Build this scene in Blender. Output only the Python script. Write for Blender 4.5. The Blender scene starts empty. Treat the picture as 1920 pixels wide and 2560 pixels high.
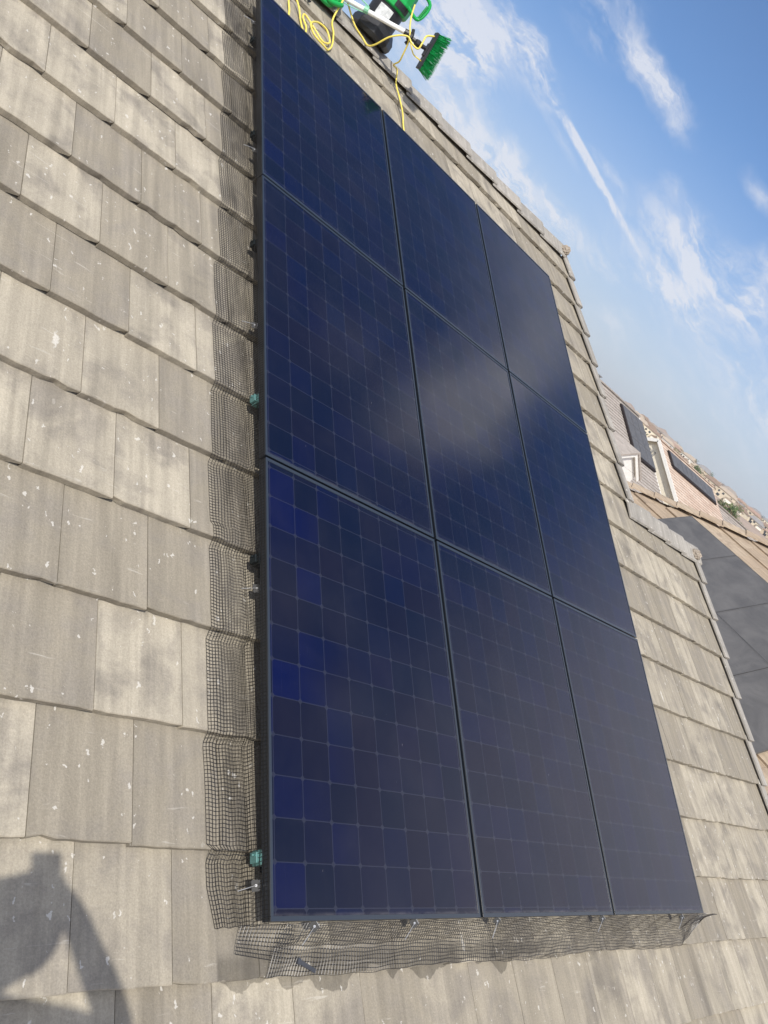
import bpy, bmesh, math, random
from mathutils import Vector, Matrix
random.seed(7)
R_ = math.radians
sc = bpy.context.scene
COL = sc.collection
# ------------------------------------------------------------------ camera
PITCH = R_(28); CP, SP = math.cos(PITCH), math.sin(PITCH)
def W(u, v, n):                       # roof frame (along courses, up the slope, off the roof) -> world
    return Vector((u, v*CP - n*SP, v*SP + n*CP))
CAMR = ((0.65435488, -0.07948115, 0.75199896), (0.3240044, -0.86908137, -0.37378968), (0.68325752, 0.48824207, -0.54293539))
right, down, axis = [W(*r) for r in CAMR]
CAM = W(-1.78649, -0.1615, 1.96777)
cd = bpy.data.cameras.new('camera'); cam = bpy.data.objects.new('camera', cd); COL.objects.link(cam)
cam.matrix_world = Matrix(((right.x, -down.x, -axis.x, CAM.x), (right.y, -down.y, -axis.y, CAM.y), (right.z, -down.z, -axis.z, CAM.z), (0, 0, 0, 1)))
cd.sensor_fit = 'HORIZONTAL'; cd.sensor_width = 36; cd.lens = 2064.4/1920*36
cd.clip_start = 0.02; cd.clip_end = 9000
sc.camera = cam
# ------------------------------------------------------------------ light
SUN = Vector((-0.4844, -0.5186, 0.7045)).normalized()
SUN_EL = math.asin(SUN.z); SUN_AZ = math.atan2(SUN.x, SUN.y)
sd = bpy.data.lights.new('sun', 'SUN'); sd.energy = 4.1; sd.angle = R_(0.53); sd.color = (1.0, 0.94, 0.86)
so = bpy.data.objects.new('sun', sd); COL.objects.link(so); so.location = (-20, -20, 30)
so.rotation_euler = SUN.to_track_quat('Z', 'Y').to_euler()
sc.view_settings.view_transform = 'Standard'; sc.view_settings.look = 'None'
sc.view_settings.exposure = 0.05; sc.view_settings.gamma = 1
SKY_STRENGTH = 0.125

class NT:
    def __init__(s, tree): s.t = tree; s.n = tree.nodes; s.l = tree.links
    def node(s, ty, **k):
        x = s.n.new(ty)
        for a, b in k.items(): setattr(x, a, b)
        return x
    def set(s, sock, v):
        if isinstance(v, bpy.types.NodeSocket): s.l.new(v, sock)
        elif v is not None: sock.default_value = v
    def math(s, op, a, b=None, c=None, clamp=False):
        x = s.node('ShaderNodeMath', operation=op, use_clamp=clamp)
        s.set(x.inputs[0], a); s.set(x.inputs[1], b)
        if c is not None: s.set(x.inputs[2], c)
        return x.outputs[0]
    def vmath(s, op, a, b=None):
        x = s.node('ShaderNodeVectorMath', operation=op); s.set(x.inputs[0], a)
        if b is not None: s.set(x.inputs[1], b)
        return x
    def mapr(s, v, a, b, c=0., d=1., smooth=True):
        x = s.node('ShaderNodeMapRange', interpolation_type='SMOOTHSTEP' if smooth else 'LINEAR')
        s.set(x.inputs[0], v)
        for i, q in enumerate((a, b, c, d)): s.set(x.inputs[i+1], q)
        return x.outputs[0]
    def mix(s, f, a, b, mode='MIX'):
        x = s.node('ShaderNodeMix', data_type='RGBA', blend_type=mode)
        s.set(x.inputs[0], f)
        for i, q in ((6, a), (7, b)):
            if isinstance(q, (tuple, list)): q = tuple(q) + ((1,) if len(q) == 3 else ())
            s.set(x.inputs[i], q)
        return x.outputs[2]
    def noise(s, vec, scale, detail=4, rough=.55, dist=0., out=0):
        x = s.node('ShaderNodeTexNoise'); s.set(x.inputs['Vector'], vec)
        x.inputs['Scale'].default_value = scale; x.inputs['Detail'].default_value = detail
        x.inputs['Roughness'].default_value = rough; x.inputs['Distortion'].default_value = dist
        return x.outputs[out]
    def mapping(s, vec, loc=(0, 0, 0), rot=(0, 0, 0), scale=(1, 1, 1), ty='POINT'):
        x = s.node('ShaderNodeMapping', vector_type=ty); s.set(x.inputs[0], vec)
        x.inputs[1].default_value = loc; x.inputs[2].default_value = rot; x.inputs[3].default_value = scale
        return x.outputs[0]

world = bpy.data.worlds.new('World'); sc.world = world; world.use_nodes = True
w = NT(world.node_tree); w.n.clear()
sky = w.node('ShaderNodeTexSky', sky_type='NISHITA'); sky.sun_disc = False
sky.sun_elevation = SUN_EL; sky.sun_rotation = SUN_AZ
sky.air_density = 1.0; sky.dust_density = 1.0; sky.ozone_density = 1.6; sky.altitude = 100
tc = w.node('ShaderNodeTexCoord'); dirv = tc.outputs['Generated']
# cloud chart: gnomonic chart of the sky fixed in the world, centred on direction E0
E0 = (axis*0.83 + right*0.50 - down*0.44).normalized()
E1 = (right - E0*right.dot(E0)).normalized(); E2 = E0.cross(E1); E2 = -E2 if E2.dot(-down) < 0 else E2
def chart(px, py):                    # where a direction of the photo falls in that chart (used only for the constants below)
    d = axis + right*((px-960)/2064.4) + down*((py-1280)/2064.4)
    return d.dot(E1)/d.dot(E0), d.dot(E2)/d.dot(E0)
dot = lambda e: w.vmath('DOT_PRODUCT', dirv, tuple(e)).outputs['Value']
d0 = w.math('MAXIMUM', dot(E0), 0.12)
cx = w.math('DIVIDE', dot(E1), d0); cy = w.math('DIVIDE', dot(E2), d0)
comb = w.node('ShaderNodeCombineXYZ'); w.set(comb.inputs[0], cx); w.set(comb.inputs[1], cy)
P = comb.outputs[0]
warpn = w.noise(P, 5.0, 5, .6, out=1)
warp = w.vmath('SCALE', w.vmath('SUBTRACT', warpn, (.5, .5, .5)).outputs[0]); warp.inputs[3].default_value = 0.085
PW = w.vmath('ADD', P, warp.outputs[0]).outputs[0]
total = None
# streaks: two ends (photo pixels), half width, strength
ST = [((1280, 60), (1592, 622), 9, 1.3, 1), ((1270, -40), (1400, 280), 20, .6, 0), ((1590, 620), (1760, 800), 34, .7, 0), ((1190, -60), (1400, 300), 46, .42, 0), ((1560, 40), (1720, 350), 30, .95, 0),
      ((1420, -40), (1640, 130), 60, .42, 0), ((1610, 470), (1980, 880), 62, 1.0, 0), ((1480, 420), (1900, 1000), 75, .45, 0),
      ((1000, -120), (1260, 250), 120, 1.7, 0), ((1040, 230), (1420, 660), 74, 2.0, 0), ((1080, 20), (1240, 230), 60, .8, 0), ((1380, 560), (1600, 700), 34, .4, 0),
      ((1440, 720), (1620, 880), 60, .32, 0), ((1780, 850), (1990, 1130), 55, .6, 0), ((1250, 40), (1440, 420), 14, .35, 1),
      ((1640, 420), (1700, 520), 22, .4, 0), ((1500, 800), (1990, 1260), 110, .2, 0), ((1860, 420), (1990, 560), 20, .5, 0), ((1640, 620), (1800, 820), 16, .6, 0), ((1450, 350), (1560, 480), 14, .5, 0), ((1890, 600), (1960, 720), 40, .5, 0),
      ((1250, 390), (1480, 620), 22, .3, 0)]
for (a, b, wd, st, crisp) in ST:
    ax, ay = chart(*a); bx, by = chart(*b)
    L = math.hypot(bx-ax, by-ay)/2; ang = math.atan2(by-ay, bx-ax)
    m = w.mapping(PW if not crisp else P, ((ax+bx)/2, (ay+by)/2, 0), (0, 0, ang), (L*1.25, wd/2064.4*1.5, 1), 'TEXTURE')
    ln = w.vmath('LENGTH', m).outputs['Value']
    v = w.mapr(ln, 1.0, 0.0 if not crisp else .25, 0., st)
    total = v if total is None else w.math('ADD', total, v)
ang0 = math.atan2(chart(1580, 600)[1]-chart(1330, 150)[1], chart(1580, 600)[0]-chart(1330, 150)[0])
fib = w.noise(w.mapping(PW, (0, 0, 0), (0, 0, ang0+.12), (1/3.2, 1/15., 1), 'TEXTURE'), 1.7, 10, .68, .6)
puff = w.noise(PW, 16, 9, .68)
tex = w.mapr(w.math('ADD', w.math('MULTIPLY', fib, .6), w.math('MULTIPLY', puff, .4)), .41, .56)
fine = w.mapr(w.noise(w.mapping(PW, (0, 0, 0), (0, 0, ang0-.15), (1/9., 1/34., 1), 'TEXTURE'), 1.7, 8, .62), .40, .62, .45, 1.1)
cl = w.math('MULTIPLY', w.math('MULTIPLY', total, fine), w.math('ADD', w.math('MULTIPLY', tex, 1.1), .05))
# the rest of the sky (seen only mirrored in the panels): broken thin cloud
wide = w.mapr(w.noise(w.mapping(dirv, (.3, .1, 0), (0, 0, .6), (1, 2.2, 2.0)), 2.1, 8, .6, .5), .56, .80, 0., .55)
patch = 0.0
for (az_, el_, rad_, st_) in ((24.3, 40.8, 4.6, .95), (22.4, 42.8, 5, .5), (27.5, 38.3, 3.6, .55), (30.5, 35.5, 5.5, .5), (38.5, 34, 6.5, .42), (43, 31, 6, .3), (31, 47, 3.5, .22), (-6, 45, 4, .25), (5, 50, 4, .22)):
    cdv = Vector((math.cos(R_(az_))*math.cos(R_(el_)), math.sin(R_(az_))*math.cos(R_(el_)), math.sin(R_(el_))))
    pn = w.vmath('ADD', dirv, w.vmath('MULTIPLY', w.vmath('SUBTRACT', w.noise(dirv, 6, 4, .6, out=1), (.5, .5, .5)).outputs[0], (.16, .16, .16)).outputs[0]).outputs[0]
    patch = w.math('ADD', patch, w.mapr(w.vmath('DISTANCE', pn, tuple(cdv)).outputs['Value'], R_(rad_)*1.25, 0., 0., st_))
outside = w.mapr(dot(E0), .80, .66)
cl = w.math('ADD', cl, w.math('MULTIPLY', wide, outside))
cl = w.math('MINIMUM', cl, .80)
cl = w.math('ADD', cl, patch)
cl = w.math('MINIMUM', cl, .95)
sep = w.node('ShaderNodeSeparateXYZ'); w.set(sep.inputs[0], dirv)
haze_f = w.mapr(sep.outputs[2], -.02, .32, .80, .0)
blue = w.mix(1., sky.outputs[0], (.70, .86, 1.06), 'MULTIPLY')
hz = w.mix(haze_f, blue, (4.75, 4.95, 5.6))
hd_ = Vector((math.cos(R_(-12))*math.cos(R_(16)), math.sin(R_(-12))*math.cos(R_(16)), math.sin(R_(16))))
hz = w.mix(w.mapr(dot(hd_), math.cos(R_(33)), math.cos(R_(6)), 0., .85), hz, (7.0, 6.8, 7.0))
cloudc = w.mix(cl, hz, (6.3, 6.45, 6.95))
fill_glow = w.mapr(dot(SUN), math.cos(R_(78)), math.cos(R_(6)))      # unseen warm glow round the sun, added to the sky to fill shadows
cloudc = w.mix(fill_glow, cloudc, (4.7, 3.9, 2.9), 'ADD')
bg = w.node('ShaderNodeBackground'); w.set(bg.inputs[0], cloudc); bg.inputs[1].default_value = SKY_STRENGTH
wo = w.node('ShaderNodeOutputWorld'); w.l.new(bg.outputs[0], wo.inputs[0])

# ------------------------------------------------------------------ helpers
def mat(name, color=(.5, .5, .5), rough=.6, metal=0., spec=.5):
    m = bpy.data.materials.new(name); m.use_nodes = True; t = NT(m.node_tree)
    b = m.node_tree.nodes['Principled BSDF']
    b.inputs['Base Color'].default_value = (*color, 1); b.inputs['Roughness'].default_value = rough
    b.inputs['Metallic'].default_value = metal; b.inputs['Specular IOR Level'].default_value = spec
    return m, t, b
def noisy(name, color, rough=.7, amt=.25, scale=6, bump=.0, bscale=60, metal=0., spec=.4):
    m, t, b = mat(name, color, rough, metal, spec)
    o = t.node('ShaderNodeTexCoord').outputs['Object']
    n = t.noise(o, scale, 6, .6); n2 = t.noise(o, scale*9, 3, .6)
    f = t.math('ADD', t.math('MULTIPLY', n, .65), t.math('MULTIPLY', n2, .35))
    k = t.mapr(f, .3, .7, 1-amt, 1+amt)
    mm = t.node('ShaderNodeMix', data_type='RGBA', blend_type='MULTIPLY'); mm.inputs[0].default_value = 1
    mm.inputs[6].default_value = (*color, 1)
    cmb = t.node('ShaderNodeCombineColor'); [t.set(cmb.inputs[i], k) for i in range(3)]
    t.set(mm.inputs[7], cmb.outputs[0]); t.set(b.inputs['Base Color'], mm.outputs[2])
    if bump:
        bp = t.node('ShaderNodeBump'); bp.inputs['Strength'].default_value = bump; bp.inputs['Distance'].default_value = .01
        t.set(bp.inputs['Height'], t.noise(o, bscale, 5, .65)); t.set(b.inputs['Normal'], bp.outputs[0])
    return m

class MB:
    """collects shapes, then links them as ONE mesh object"""
    def __init__(s): s.v = []; s.f = []; s.c = []; s.cur = .5
    def add(s, vs, fs, c=None):
        k = len(s.v); s.v += [tuple(x) for x in vs]
        for f in fs: s.f.append([i+k for i in f]); s.c.append(s.cur if c is None else c)
    def hexa(s, p, c=None):           # 8 corners: bottom 4 ccw, top 4 ccw
        s.add(p, [(3, 2, 1, 0), (4, 5, 6, 7), (0, 1, 5, 4), (1, 2, 6, 5), (2, 3, 7, 6), (3, 0, 4, 7)], c)
    def box(s, a, b, M=None, c=None):
        p = [Vector(q) for q in ((a[0], a[1], a[2]), (b[0], a[1], a[2]), (b[0], b[1], a[2]), (a[0], b[1], a[2]), (a[0], a[1], b[2]), (b[0], a[1], b[2]), (b[0], b[1], b[2]), (a[0], b[1], b[2]))]
        if M is not None: p = [M @ q for q in p]
        s.hexa(p, c)
    def bar(s, a, b, wx, wy, up=(0, 0, 1), c=None):
        a = Vector(a); b = Vector(b); z = (b-a).normalized(); u = Vector(up)
        x = z.cross(u)
        if x.length < 1e-4: x = z.cross(Vector((1, 0, 0)))
        x.normalize(); y = x.cross(z)
        q = [(-1, -1), (1, -1), (1, 1), (-1, 1)]
        s.hexa([a+x*(i*wx/2)+y*(j*wy/2) for i, j in q]+[b+x*(i*wx/2)+y*(j*wy/2) for i, j in q], c)
    def tube(s, pts, r, n=8, closed=False, cap=True, c=None):
        pts = [Vector(p) for p in pts]; N = len(pts); rr = r if isinstance(r, (list, tuple)) else [r]*N
        vs = []; prev = None
        for i, p in enumerate(pts):
            if closed: t = pts[(i+1) % N]-pts[i-1]
            else: t = pts[min(i+1, N-1)]-pts[max(i-1, 0)]
            t = t.normalized() if t.length > 1e-9 else Vector((0, 0, 1))
            if prev is None:
                a = Vector((0, 0, 1)) if abs(t.z) < .9 else Vector((1, 0, 0)); x = t.cross(a).normalized()
            else:
                x = prev - t*prev.dot(t); x = x.normalized() if x.length > 1e-9 else t.orthogonal().normalized()
            prev = x; y = t.cross(x)
            vs += [p+(x*math.cos(2*math.pi*k/n)+y*math.sin(2*math.pi*k/n))*rr[i] for k in range(n)]
        fs = []
        for i in range(N if closed else N-1):
            j = (i+1) % N
            fs += [(i*n+k, i*n+(k+1) % n, j*n+(k+1) % n, j*n+k) for k in range(n)]
        if cap and not closed: fs += [tuple(range(n-1, -1, -1)), tuple((N-1)*n+k for k in range(n))]
        s.add(vs, fs, c)
    def lathe(s, prof, origin=(0, 0, 0), zax=(0, 0, 1), n=24, a0=0., c=None):
        z = Vector(zax).normalized(); x = z.orthogonal().normalized(); y = z.cross(x); o = Vector(origin)
        vs = []
        for r, h in prof: vs += [o+z*h+(x*math.cos(a0+2*math.pi*k/n)+y*math.sin(a0+2*math.pi*k/n))*max(r, 1e-4) for k in range(n)]
        fs = []
        for i in range(len(prof)-1): fs += [(i*n+k, i*n+(k+1) % n, (i+1)*n+(k+1) % n, (i+1)*n+k) for k in range(n)]
        fs += [tuple(range(n-1, -1, -1)), tuple((len(prof)-1)*n+k for k in range(n))]
        s.add(vs, fs, c)
    def build(s, name, m, parent=None, smooth=False, rot=None, loc=None, origin=None, bevel=0):
        me = bpy.data.meshes.new(name)
        vs = s.v
        if origin is not None: vs = [tuple(Vector(q)-Vector(origin)) for q in vs]
        me.from_pydata(vs, [], s.f); me.update()
        at = me.attributes.new('tint', 'FLOAT', 'FACE'); at.data.foreach_set('value', s.c)
        if smooth: me.polygons.foreach_set('use_smooth', [True]*len(me.polygons))
        me.materials.append(m)
        o = bpy.data.objects.new(name, me); COL.objects.link(o)
        if origin is not None: o.location = origin
        if loc is not None: o.location = loc
        if rot is not None: o.rotation_euler = rot
        if parent is not None: kid(o, parent)
        if bevel:
            b = o.modifiers.new('bevel', 'BEVEL'); b.width = bevel; b.segments = 2; b.limit_method = 'ANGLE'
        return o
def kid(o, p):
    o.parent = p
    M = p.matrix_basis.inverted()
    q = p
    while q.parent is not None: pass; break
    if p.parent is not None: M = (p.parent.matrix_basis @ p.matrix_parent_inverse @ p.matrix_basis).inverted()
    o.matrix_parent_inverse = M
def tag(o, label=None, cat=None, group=None, kind=None):
    if label: o['label'] = label
    if cat: o['category'] = cat
    if group: o['group'] = group
    if kind: o['kind'] = kind
    return o
def empty(name, loc, rot=(0, 0, 0), label=None, cat=None, group=None):
    o = bpy.data.objects.new(name, None); COL.objects.link(o); o.location = loc; o.rotation_euler = rot
    o.empty_display_size = .1
    return tag(o, label, cat, group)
def copy_tree(o, parent=None):
    c = o.copy(); COL.objects.link(c)
    if parent is not None: c.parent = parent
    for ch in [x for x in COL.objects if x.parent == o]: copy_tree(ch, c)
    return c
def spline(pts, n=10):
    pts = [Vector(p) for p in pts]; out = []
    for i in range(len(pts)-1):
        p0, p1, p2, p3 = pts[max(i-1, 0)], pts[i], pts[i+1], pts[min(i+2, len(pts)-1)]
        for k in range(n):
            t = k/n
            out.append(.5*((2*p1)+(p2-p0)*t+(2*p0-5*p1+4*p2-p3)*t*t+(3*p1-p0-3*p2+p3)*t**3))
    return out+[pts[-1]]

# ------------------------------------------------------------------ materials
def tile_mat(name, c1, c2, c3, wet=False, speck=1.0, fine=1.0):
    m, t, b = mat(name, c1, .88, 0, .25)
    o = t.node('ShaderNodeTexCoord').outputs['Object']
    tint = t.node('ShaderNodeAttribute', attribute_name='tint').outputs['Fac']
    off = t.node('ShaderNodeCombineXYZ'); t.set(off.inputs[2], t.math('MULTIPLY', tint, 37.))
    ot = t.vmath('ADD', o, off.outputs[0]).outputs[0]
    streak = t.noise(t.mapping(ot, scale=(26*fine, 1.5, 1)), 1., 6, .62)
    blotch = t.noise(ot, 5.5, 5, .6, .4); grain = t.noise(o, 170*fine, 4, .7)
    col = t.mix(t.mapr(tint, .15, .85), c1, c2)
    col = t.mix(t.mapr(blotch, .40, .70), col, c3)
    dk = t.mapr(streak, .32, .72, .84, 1.10); g = t.mapr(grain, .25, .75, .86, 1.12)
    pores = t.mapr(t.noise(o, 330*fine, 2, .8), .66, .76, 1., .74)
    k = t.math('MULTIPLY', t.math('MULTIPLY', dk, g), pores)
    # dark weathering bands down the middle of some tiles
    band = t.mapr(t.noise(t.mapping(ot, (3, 1, 0), scale=(9, 1.1, 1)), 1., 3, .5), .54, .74, 1., .80)
    k = t.math('MULTIPLY', k, band)
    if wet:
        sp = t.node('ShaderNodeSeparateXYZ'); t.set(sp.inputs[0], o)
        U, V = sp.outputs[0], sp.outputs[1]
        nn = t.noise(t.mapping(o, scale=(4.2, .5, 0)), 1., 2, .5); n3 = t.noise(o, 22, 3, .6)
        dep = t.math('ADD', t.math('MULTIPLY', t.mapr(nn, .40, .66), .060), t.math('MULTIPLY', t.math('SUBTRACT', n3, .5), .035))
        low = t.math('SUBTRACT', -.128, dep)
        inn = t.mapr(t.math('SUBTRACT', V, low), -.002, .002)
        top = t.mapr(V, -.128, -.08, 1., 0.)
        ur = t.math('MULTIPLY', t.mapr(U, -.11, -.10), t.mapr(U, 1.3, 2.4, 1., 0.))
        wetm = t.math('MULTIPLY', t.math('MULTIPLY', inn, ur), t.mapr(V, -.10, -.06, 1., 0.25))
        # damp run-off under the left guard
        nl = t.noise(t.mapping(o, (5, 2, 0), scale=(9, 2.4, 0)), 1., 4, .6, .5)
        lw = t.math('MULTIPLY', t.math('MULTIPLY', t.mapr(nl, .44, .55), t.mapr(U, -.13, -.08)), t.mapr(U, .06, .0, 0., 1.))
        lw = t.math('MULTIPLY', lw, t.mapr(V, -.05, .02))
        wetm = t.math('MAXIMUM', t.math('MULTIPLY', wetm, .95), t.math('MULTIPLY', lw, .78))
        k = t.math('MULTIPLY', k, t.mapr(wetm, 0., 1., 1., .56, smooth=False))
    cmb = t.node('ShaderNodeCombineColor'); [t.set(cmb.inputs[i], k) for i in range(3)]
    col = t.mix(1., col, cmb.outputs[0], 'MULTIPLY')
    # bird droppings and lime specks
    wn = t.vmath('SCALE', t.vmath('SUBTRACT', t.noise(o, 45, 3, .6, out=1), (.5, .5, .5)).outputs[0]); wn.inputs[3].default_value = .040
    ov = t.vmath('ADD', o, wn.outputs[0]).outputs[0]
    mask = None
    for (scl, rad, dens, ss) in ((5.3, .050, .80, (1.9, .42, 1)), (15, .075, .84, (1.5, .45, 1)), (46, .15, .66, (1.2, .6, 1))):
        vo = t.node('ShaderNodeTexVoronoi'); t.set(vo.inputs['Vector'], t.mapping(ov, (scl, 0, 0), scale=ss)); vo.inputs['Scale'].default_value = scl
        r = t.node('ShaderNodeSeparateColor'); t.set(r.inputs[0], vo.outputs['Color'])
        keep = t.mapr(r.outputs[0], dens, dens+.02)
        size = t.math('MULTIPLY', t.math('POWER', r.outputs[1], 2.2), rad*2.1)
        q = t.math('MULTIPLY', t.mapr(t.math('SUBTRACT', vo.outputs['Distance'], size), .02, -.02), keep)
        mask = q if mask is None else t.math('MAXIMUM', mask, q)
    col = t.mix(t.math('MULTIPLY', mask, .60*speck), col, (.66, .64, .58))
    # rusty lichen spots and dark stains
    li = t.mapr(t.noise(ot, 16, 5, .7, .8), .66, .74, 0., .45)
    col = t.mix(li, col, (.20, .175, .14))
    # pale scuffs
    sc1 = t.mapr(t.noise(t.mapping(o, rot=(0, 0, .35), scale=(5, 45, 1)), 1., 4, .6, 1.), .64, .74, 0., .40)
    col = t.mix(t.math('MULTIPLY', sc1, .8*speck), col, (.62, .59, .52))
    t.set(b.inputs['Base Color'], col)
    bp = t.node('ShaderNodeBump'); bp.inputs['Strength'].default_value = .55; bp.inputs['Distance'].default_value = .004
    t.set(bp.inputs['Height'], t.math('ADD', t.noise(o, 120*fine, 6, .7), t.math('MULTIPLY', streak, .5)))
    t.set(b.inputs['Normal'], bp.outputs[0])
    return m
M_tile = tile_mat('weathered_concrete_tile', (.300, .268, .208), (.435, .392, .306), (.272, .246, .202), wet=True)
M_cap = tile_mat('ridge_concrete', (.345, .325, .285), (.40, .375, .33), (.29, .275, .245), speck=1.3)
M_tan = tile_mat('tan_concrete_tile', (.40, .315, .225), (.46, .375, .275), (.36, .285, .21), speck=.25)
M_grey_t = tile_mat('grey_far_tile', (.36, .325, .285), (.43, .385, .34), (.40, .36, .32), speck=0., fine=.25)
M_pink_t = tile_mat('pink_far_tile', (.54, .42, .33), (.65, .54, .44), (.52, .41, .33), speck=0., fine=.25)
M_mortar = noisy('mortar', (.36, .31, .25), .95, .35, 30, .9, 90)
M_stucco = noisy('cream_stucco', (.76, .71, .58), .9, .10, 8, .3, 140)
M_white = noisy('white_trim', (.78, .77, .72), .6, .06, 5)
M_frame, _t, _b = mat('black_anodised_frame', (.012, .016, .022), .30, 0., 1.0); M_rim, _t, _b = mat('sky_sheen_frame_rim', (.030, .040, .054), .30, .10, .9)  # rim is a lighter frame copy, sky reflection put into its colour
M_rail = noisy('dark_rail', (.018, .024, .026), .45, .2, 20, metal=.5)
M_teal = noisy('teal_anodised', (.16, .33, .31), .4, .12, 40, metal=.6)
M_wire, _t, _b = mat('black_pvc_wire', (.012, .011, .011), .38, 0, .5)
M_steel = noisy('galvanised_pin', (.62, .62, .60), .35, .1, 60, metal=.75)
M_blackp = noisy('black_plastic', (.022, .023, .025), .42, .25, 8)
M_greenp = noisy('green_plastic', (.012, .36, .075), .35, .08, 8)
M_greenb = noisy('green_bristle', (.010, .30, .08), .5, .3, 40)
M_yel = noisy('yellow_hose_rubber', (.80, .66, .13), .42, .10, 12)
M_wpole = noisy('white_pole_paint', (.78, .79, .77), .35, .06, 8)
M_label = noisy('worn_label', (.62, .64, .63), .5, .35, 22)
M_dglass, _t, _b = mat('window_glass', (.03, .035, .04), .1, 0, .8)

def panel_mat(name, far=False):
    m, t, b = mat(name, (.01, .012, .04), .07, 0, .5)
    o = t.node('ShaderNodeTexCoord').outputs['Object']
    sp = t.node('ShaderNodeSeparateXYZ'); t.set(sp.inputs[0], o)
    oin = t.node('ShaderNodeObjectInfo'); oi = oin.outputs['Random']
    pcs = t.node('ShaderNodeSeparateColor'); t.set(pcs.inputs[0], oin.outputs['Color']); pw = pcs.outputs[0]
    p = .1262
    X = t.math('DIVIDE', t.math('SUBTRACT', sp.outputs[0], .0182), p); Y = t.math('DIVIDE', t.math('SUBTRACT', sp.outputs[1], .033), .1270)
    fx = t.math('ABSOLUTE', t.math('SUBTRACT', t.math('FRACT', X), .5)); fy = t.math('ABSOLUTE', t.math('SUBTRACT', t.math('FRACT', Y), .5))
    mx = t.math('MAXIMUM', fx, fy)
    gap = t.mapr(mx, .484, .491); dia = t.mapr(t.math('ADD', fx, fy), .905, .92)
    gm = t.math('MAXIMUM', gap, dia)
    cc = t.node('ShaderNodeCombineXYZ'); t.set(cc.inputs[0], t.math('FLOOR', X)); t.set(cc.inputs[1], t.math('FLOOR', Y)); t.set(cc.inputs[2], t.math('MULTIPLY', oi, 53.))
    wn = t.node('ShaderNodeTexWhiteNoise', noise_dimensions='3D'); t.set(wn.inputs[0], cc.outputs[0])
    ws = t.node('ShaderNodeSeparateColor'); t.set(ws.inputs[0], wn.outputs['Color'])
    base = t.mix(ws.outputs[0], (.0024, .0052, .0185), (.0052, .0054, .0180))
    base = t.mix(t.mapr(ws.outputs[1], .35, 1.0, 0., .30), base, (.0020, .0058, .044))
    # bluer cells at the left of some panels: angle-dependent coating sheen painted in
    lf = t.math('MULTIPLY', t.mapr(X, .2, 3.2, 1., 0.), t.mapr(ws.outputs[1], .35, .8))
    base = t.mix(t.math('MULTIPLY', lf, pw), base, (.0010, .0034, .042))
    bus = t.mapr(t.math('ABSOLUTE', t.math('SUBTRACT', t.math('FRACT', t.math('MULTIPLY', X, 3.)), .5)), .47, .49, 0., .10)
    base = t.mix(bus, base, (.03, .03, .04))
    fing = t.mapr(t.math('FRACT', t.math('MULTIPLY', Y, 46.)), .3, .7, 0., .12)
    base = t.mix(fing, base, (.012, .014, .03))
    base = t.mix(t.math('MULTIPLY', t.mapr(t.noise(o, 1.4, 2, .5), .45, .7), .5), base, (.010, .0095, .021))
    # dust film drawn over glass
    dust = t.mapr(t.noise(t.mapping(o, scale=(1, 1, 1)), 3.2, 6, .62, .6), .36, .85, .001, .034)
    fine = t.mapr(t.noise(o, 260, 2, .7), .70, .80, 0., .10)
    col = t.mix(t.math('MULTIPLY', gm, .62), base, (.030, .034, .052))
    grime = t.math('MULTIPLY', t.mapr(sp.outputs[1], .013, .026, .28, 0.), t.mapr(t.noise(t.mapping(o, scale=(14, 30, 1)), 1., 4, .6), .3, .65))
    spots = t.mapr(t.noise(t.mapping(o, scale=(1, .6, 1)), 75, 2, .5), .78, .82, 0., .35)
    col = t.mix(t.math('ADD', t.math('ADD', dust, fine), t.math('ADD', grime, spots), clamp=True), col, (.20, .19, .19))
    t.set(b.inputs['Base Color'], col)
    t.set(b.inputs['Roughness'], t.mapr(t.noise(o, 2.2, 4, .6), .3, .7, .05, .13))
    b.inputs['IOR'].default_value = 1.49
    bp = t.node('ShaderNodeBump'); bp.inputs['Strength'].default_value = .03; bp.inputs['Distance'].default_value = .004
    t.set(bp.inputs['Height'], t.noise(o, 2.5, 2, .5)); t.set(b.inputs['Normal'], bp.outputs[0])
    return m
M_cell = panel_mat('solar_cells')
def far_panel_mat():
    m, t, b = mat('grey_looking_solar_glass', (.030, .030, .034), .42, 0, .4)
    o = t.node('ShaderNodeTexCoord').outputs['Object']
    t.set(b.inputs['Base Color'], t.mix(t.mapr(t.noise(t.mapping(o, scale=(1, 1, 1)), 2.2, 7, .68, .5), .3, .7), (.088, .086, .083), (.135, .131, .124)))  # mirrored bright haze is painted in as a pale grey base colour
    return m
M_cellfar = far_panel_mat(); M_ffar = noisy('grey_panel_frame', (.10, .098, .095), .5, .1, 5)

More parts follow.
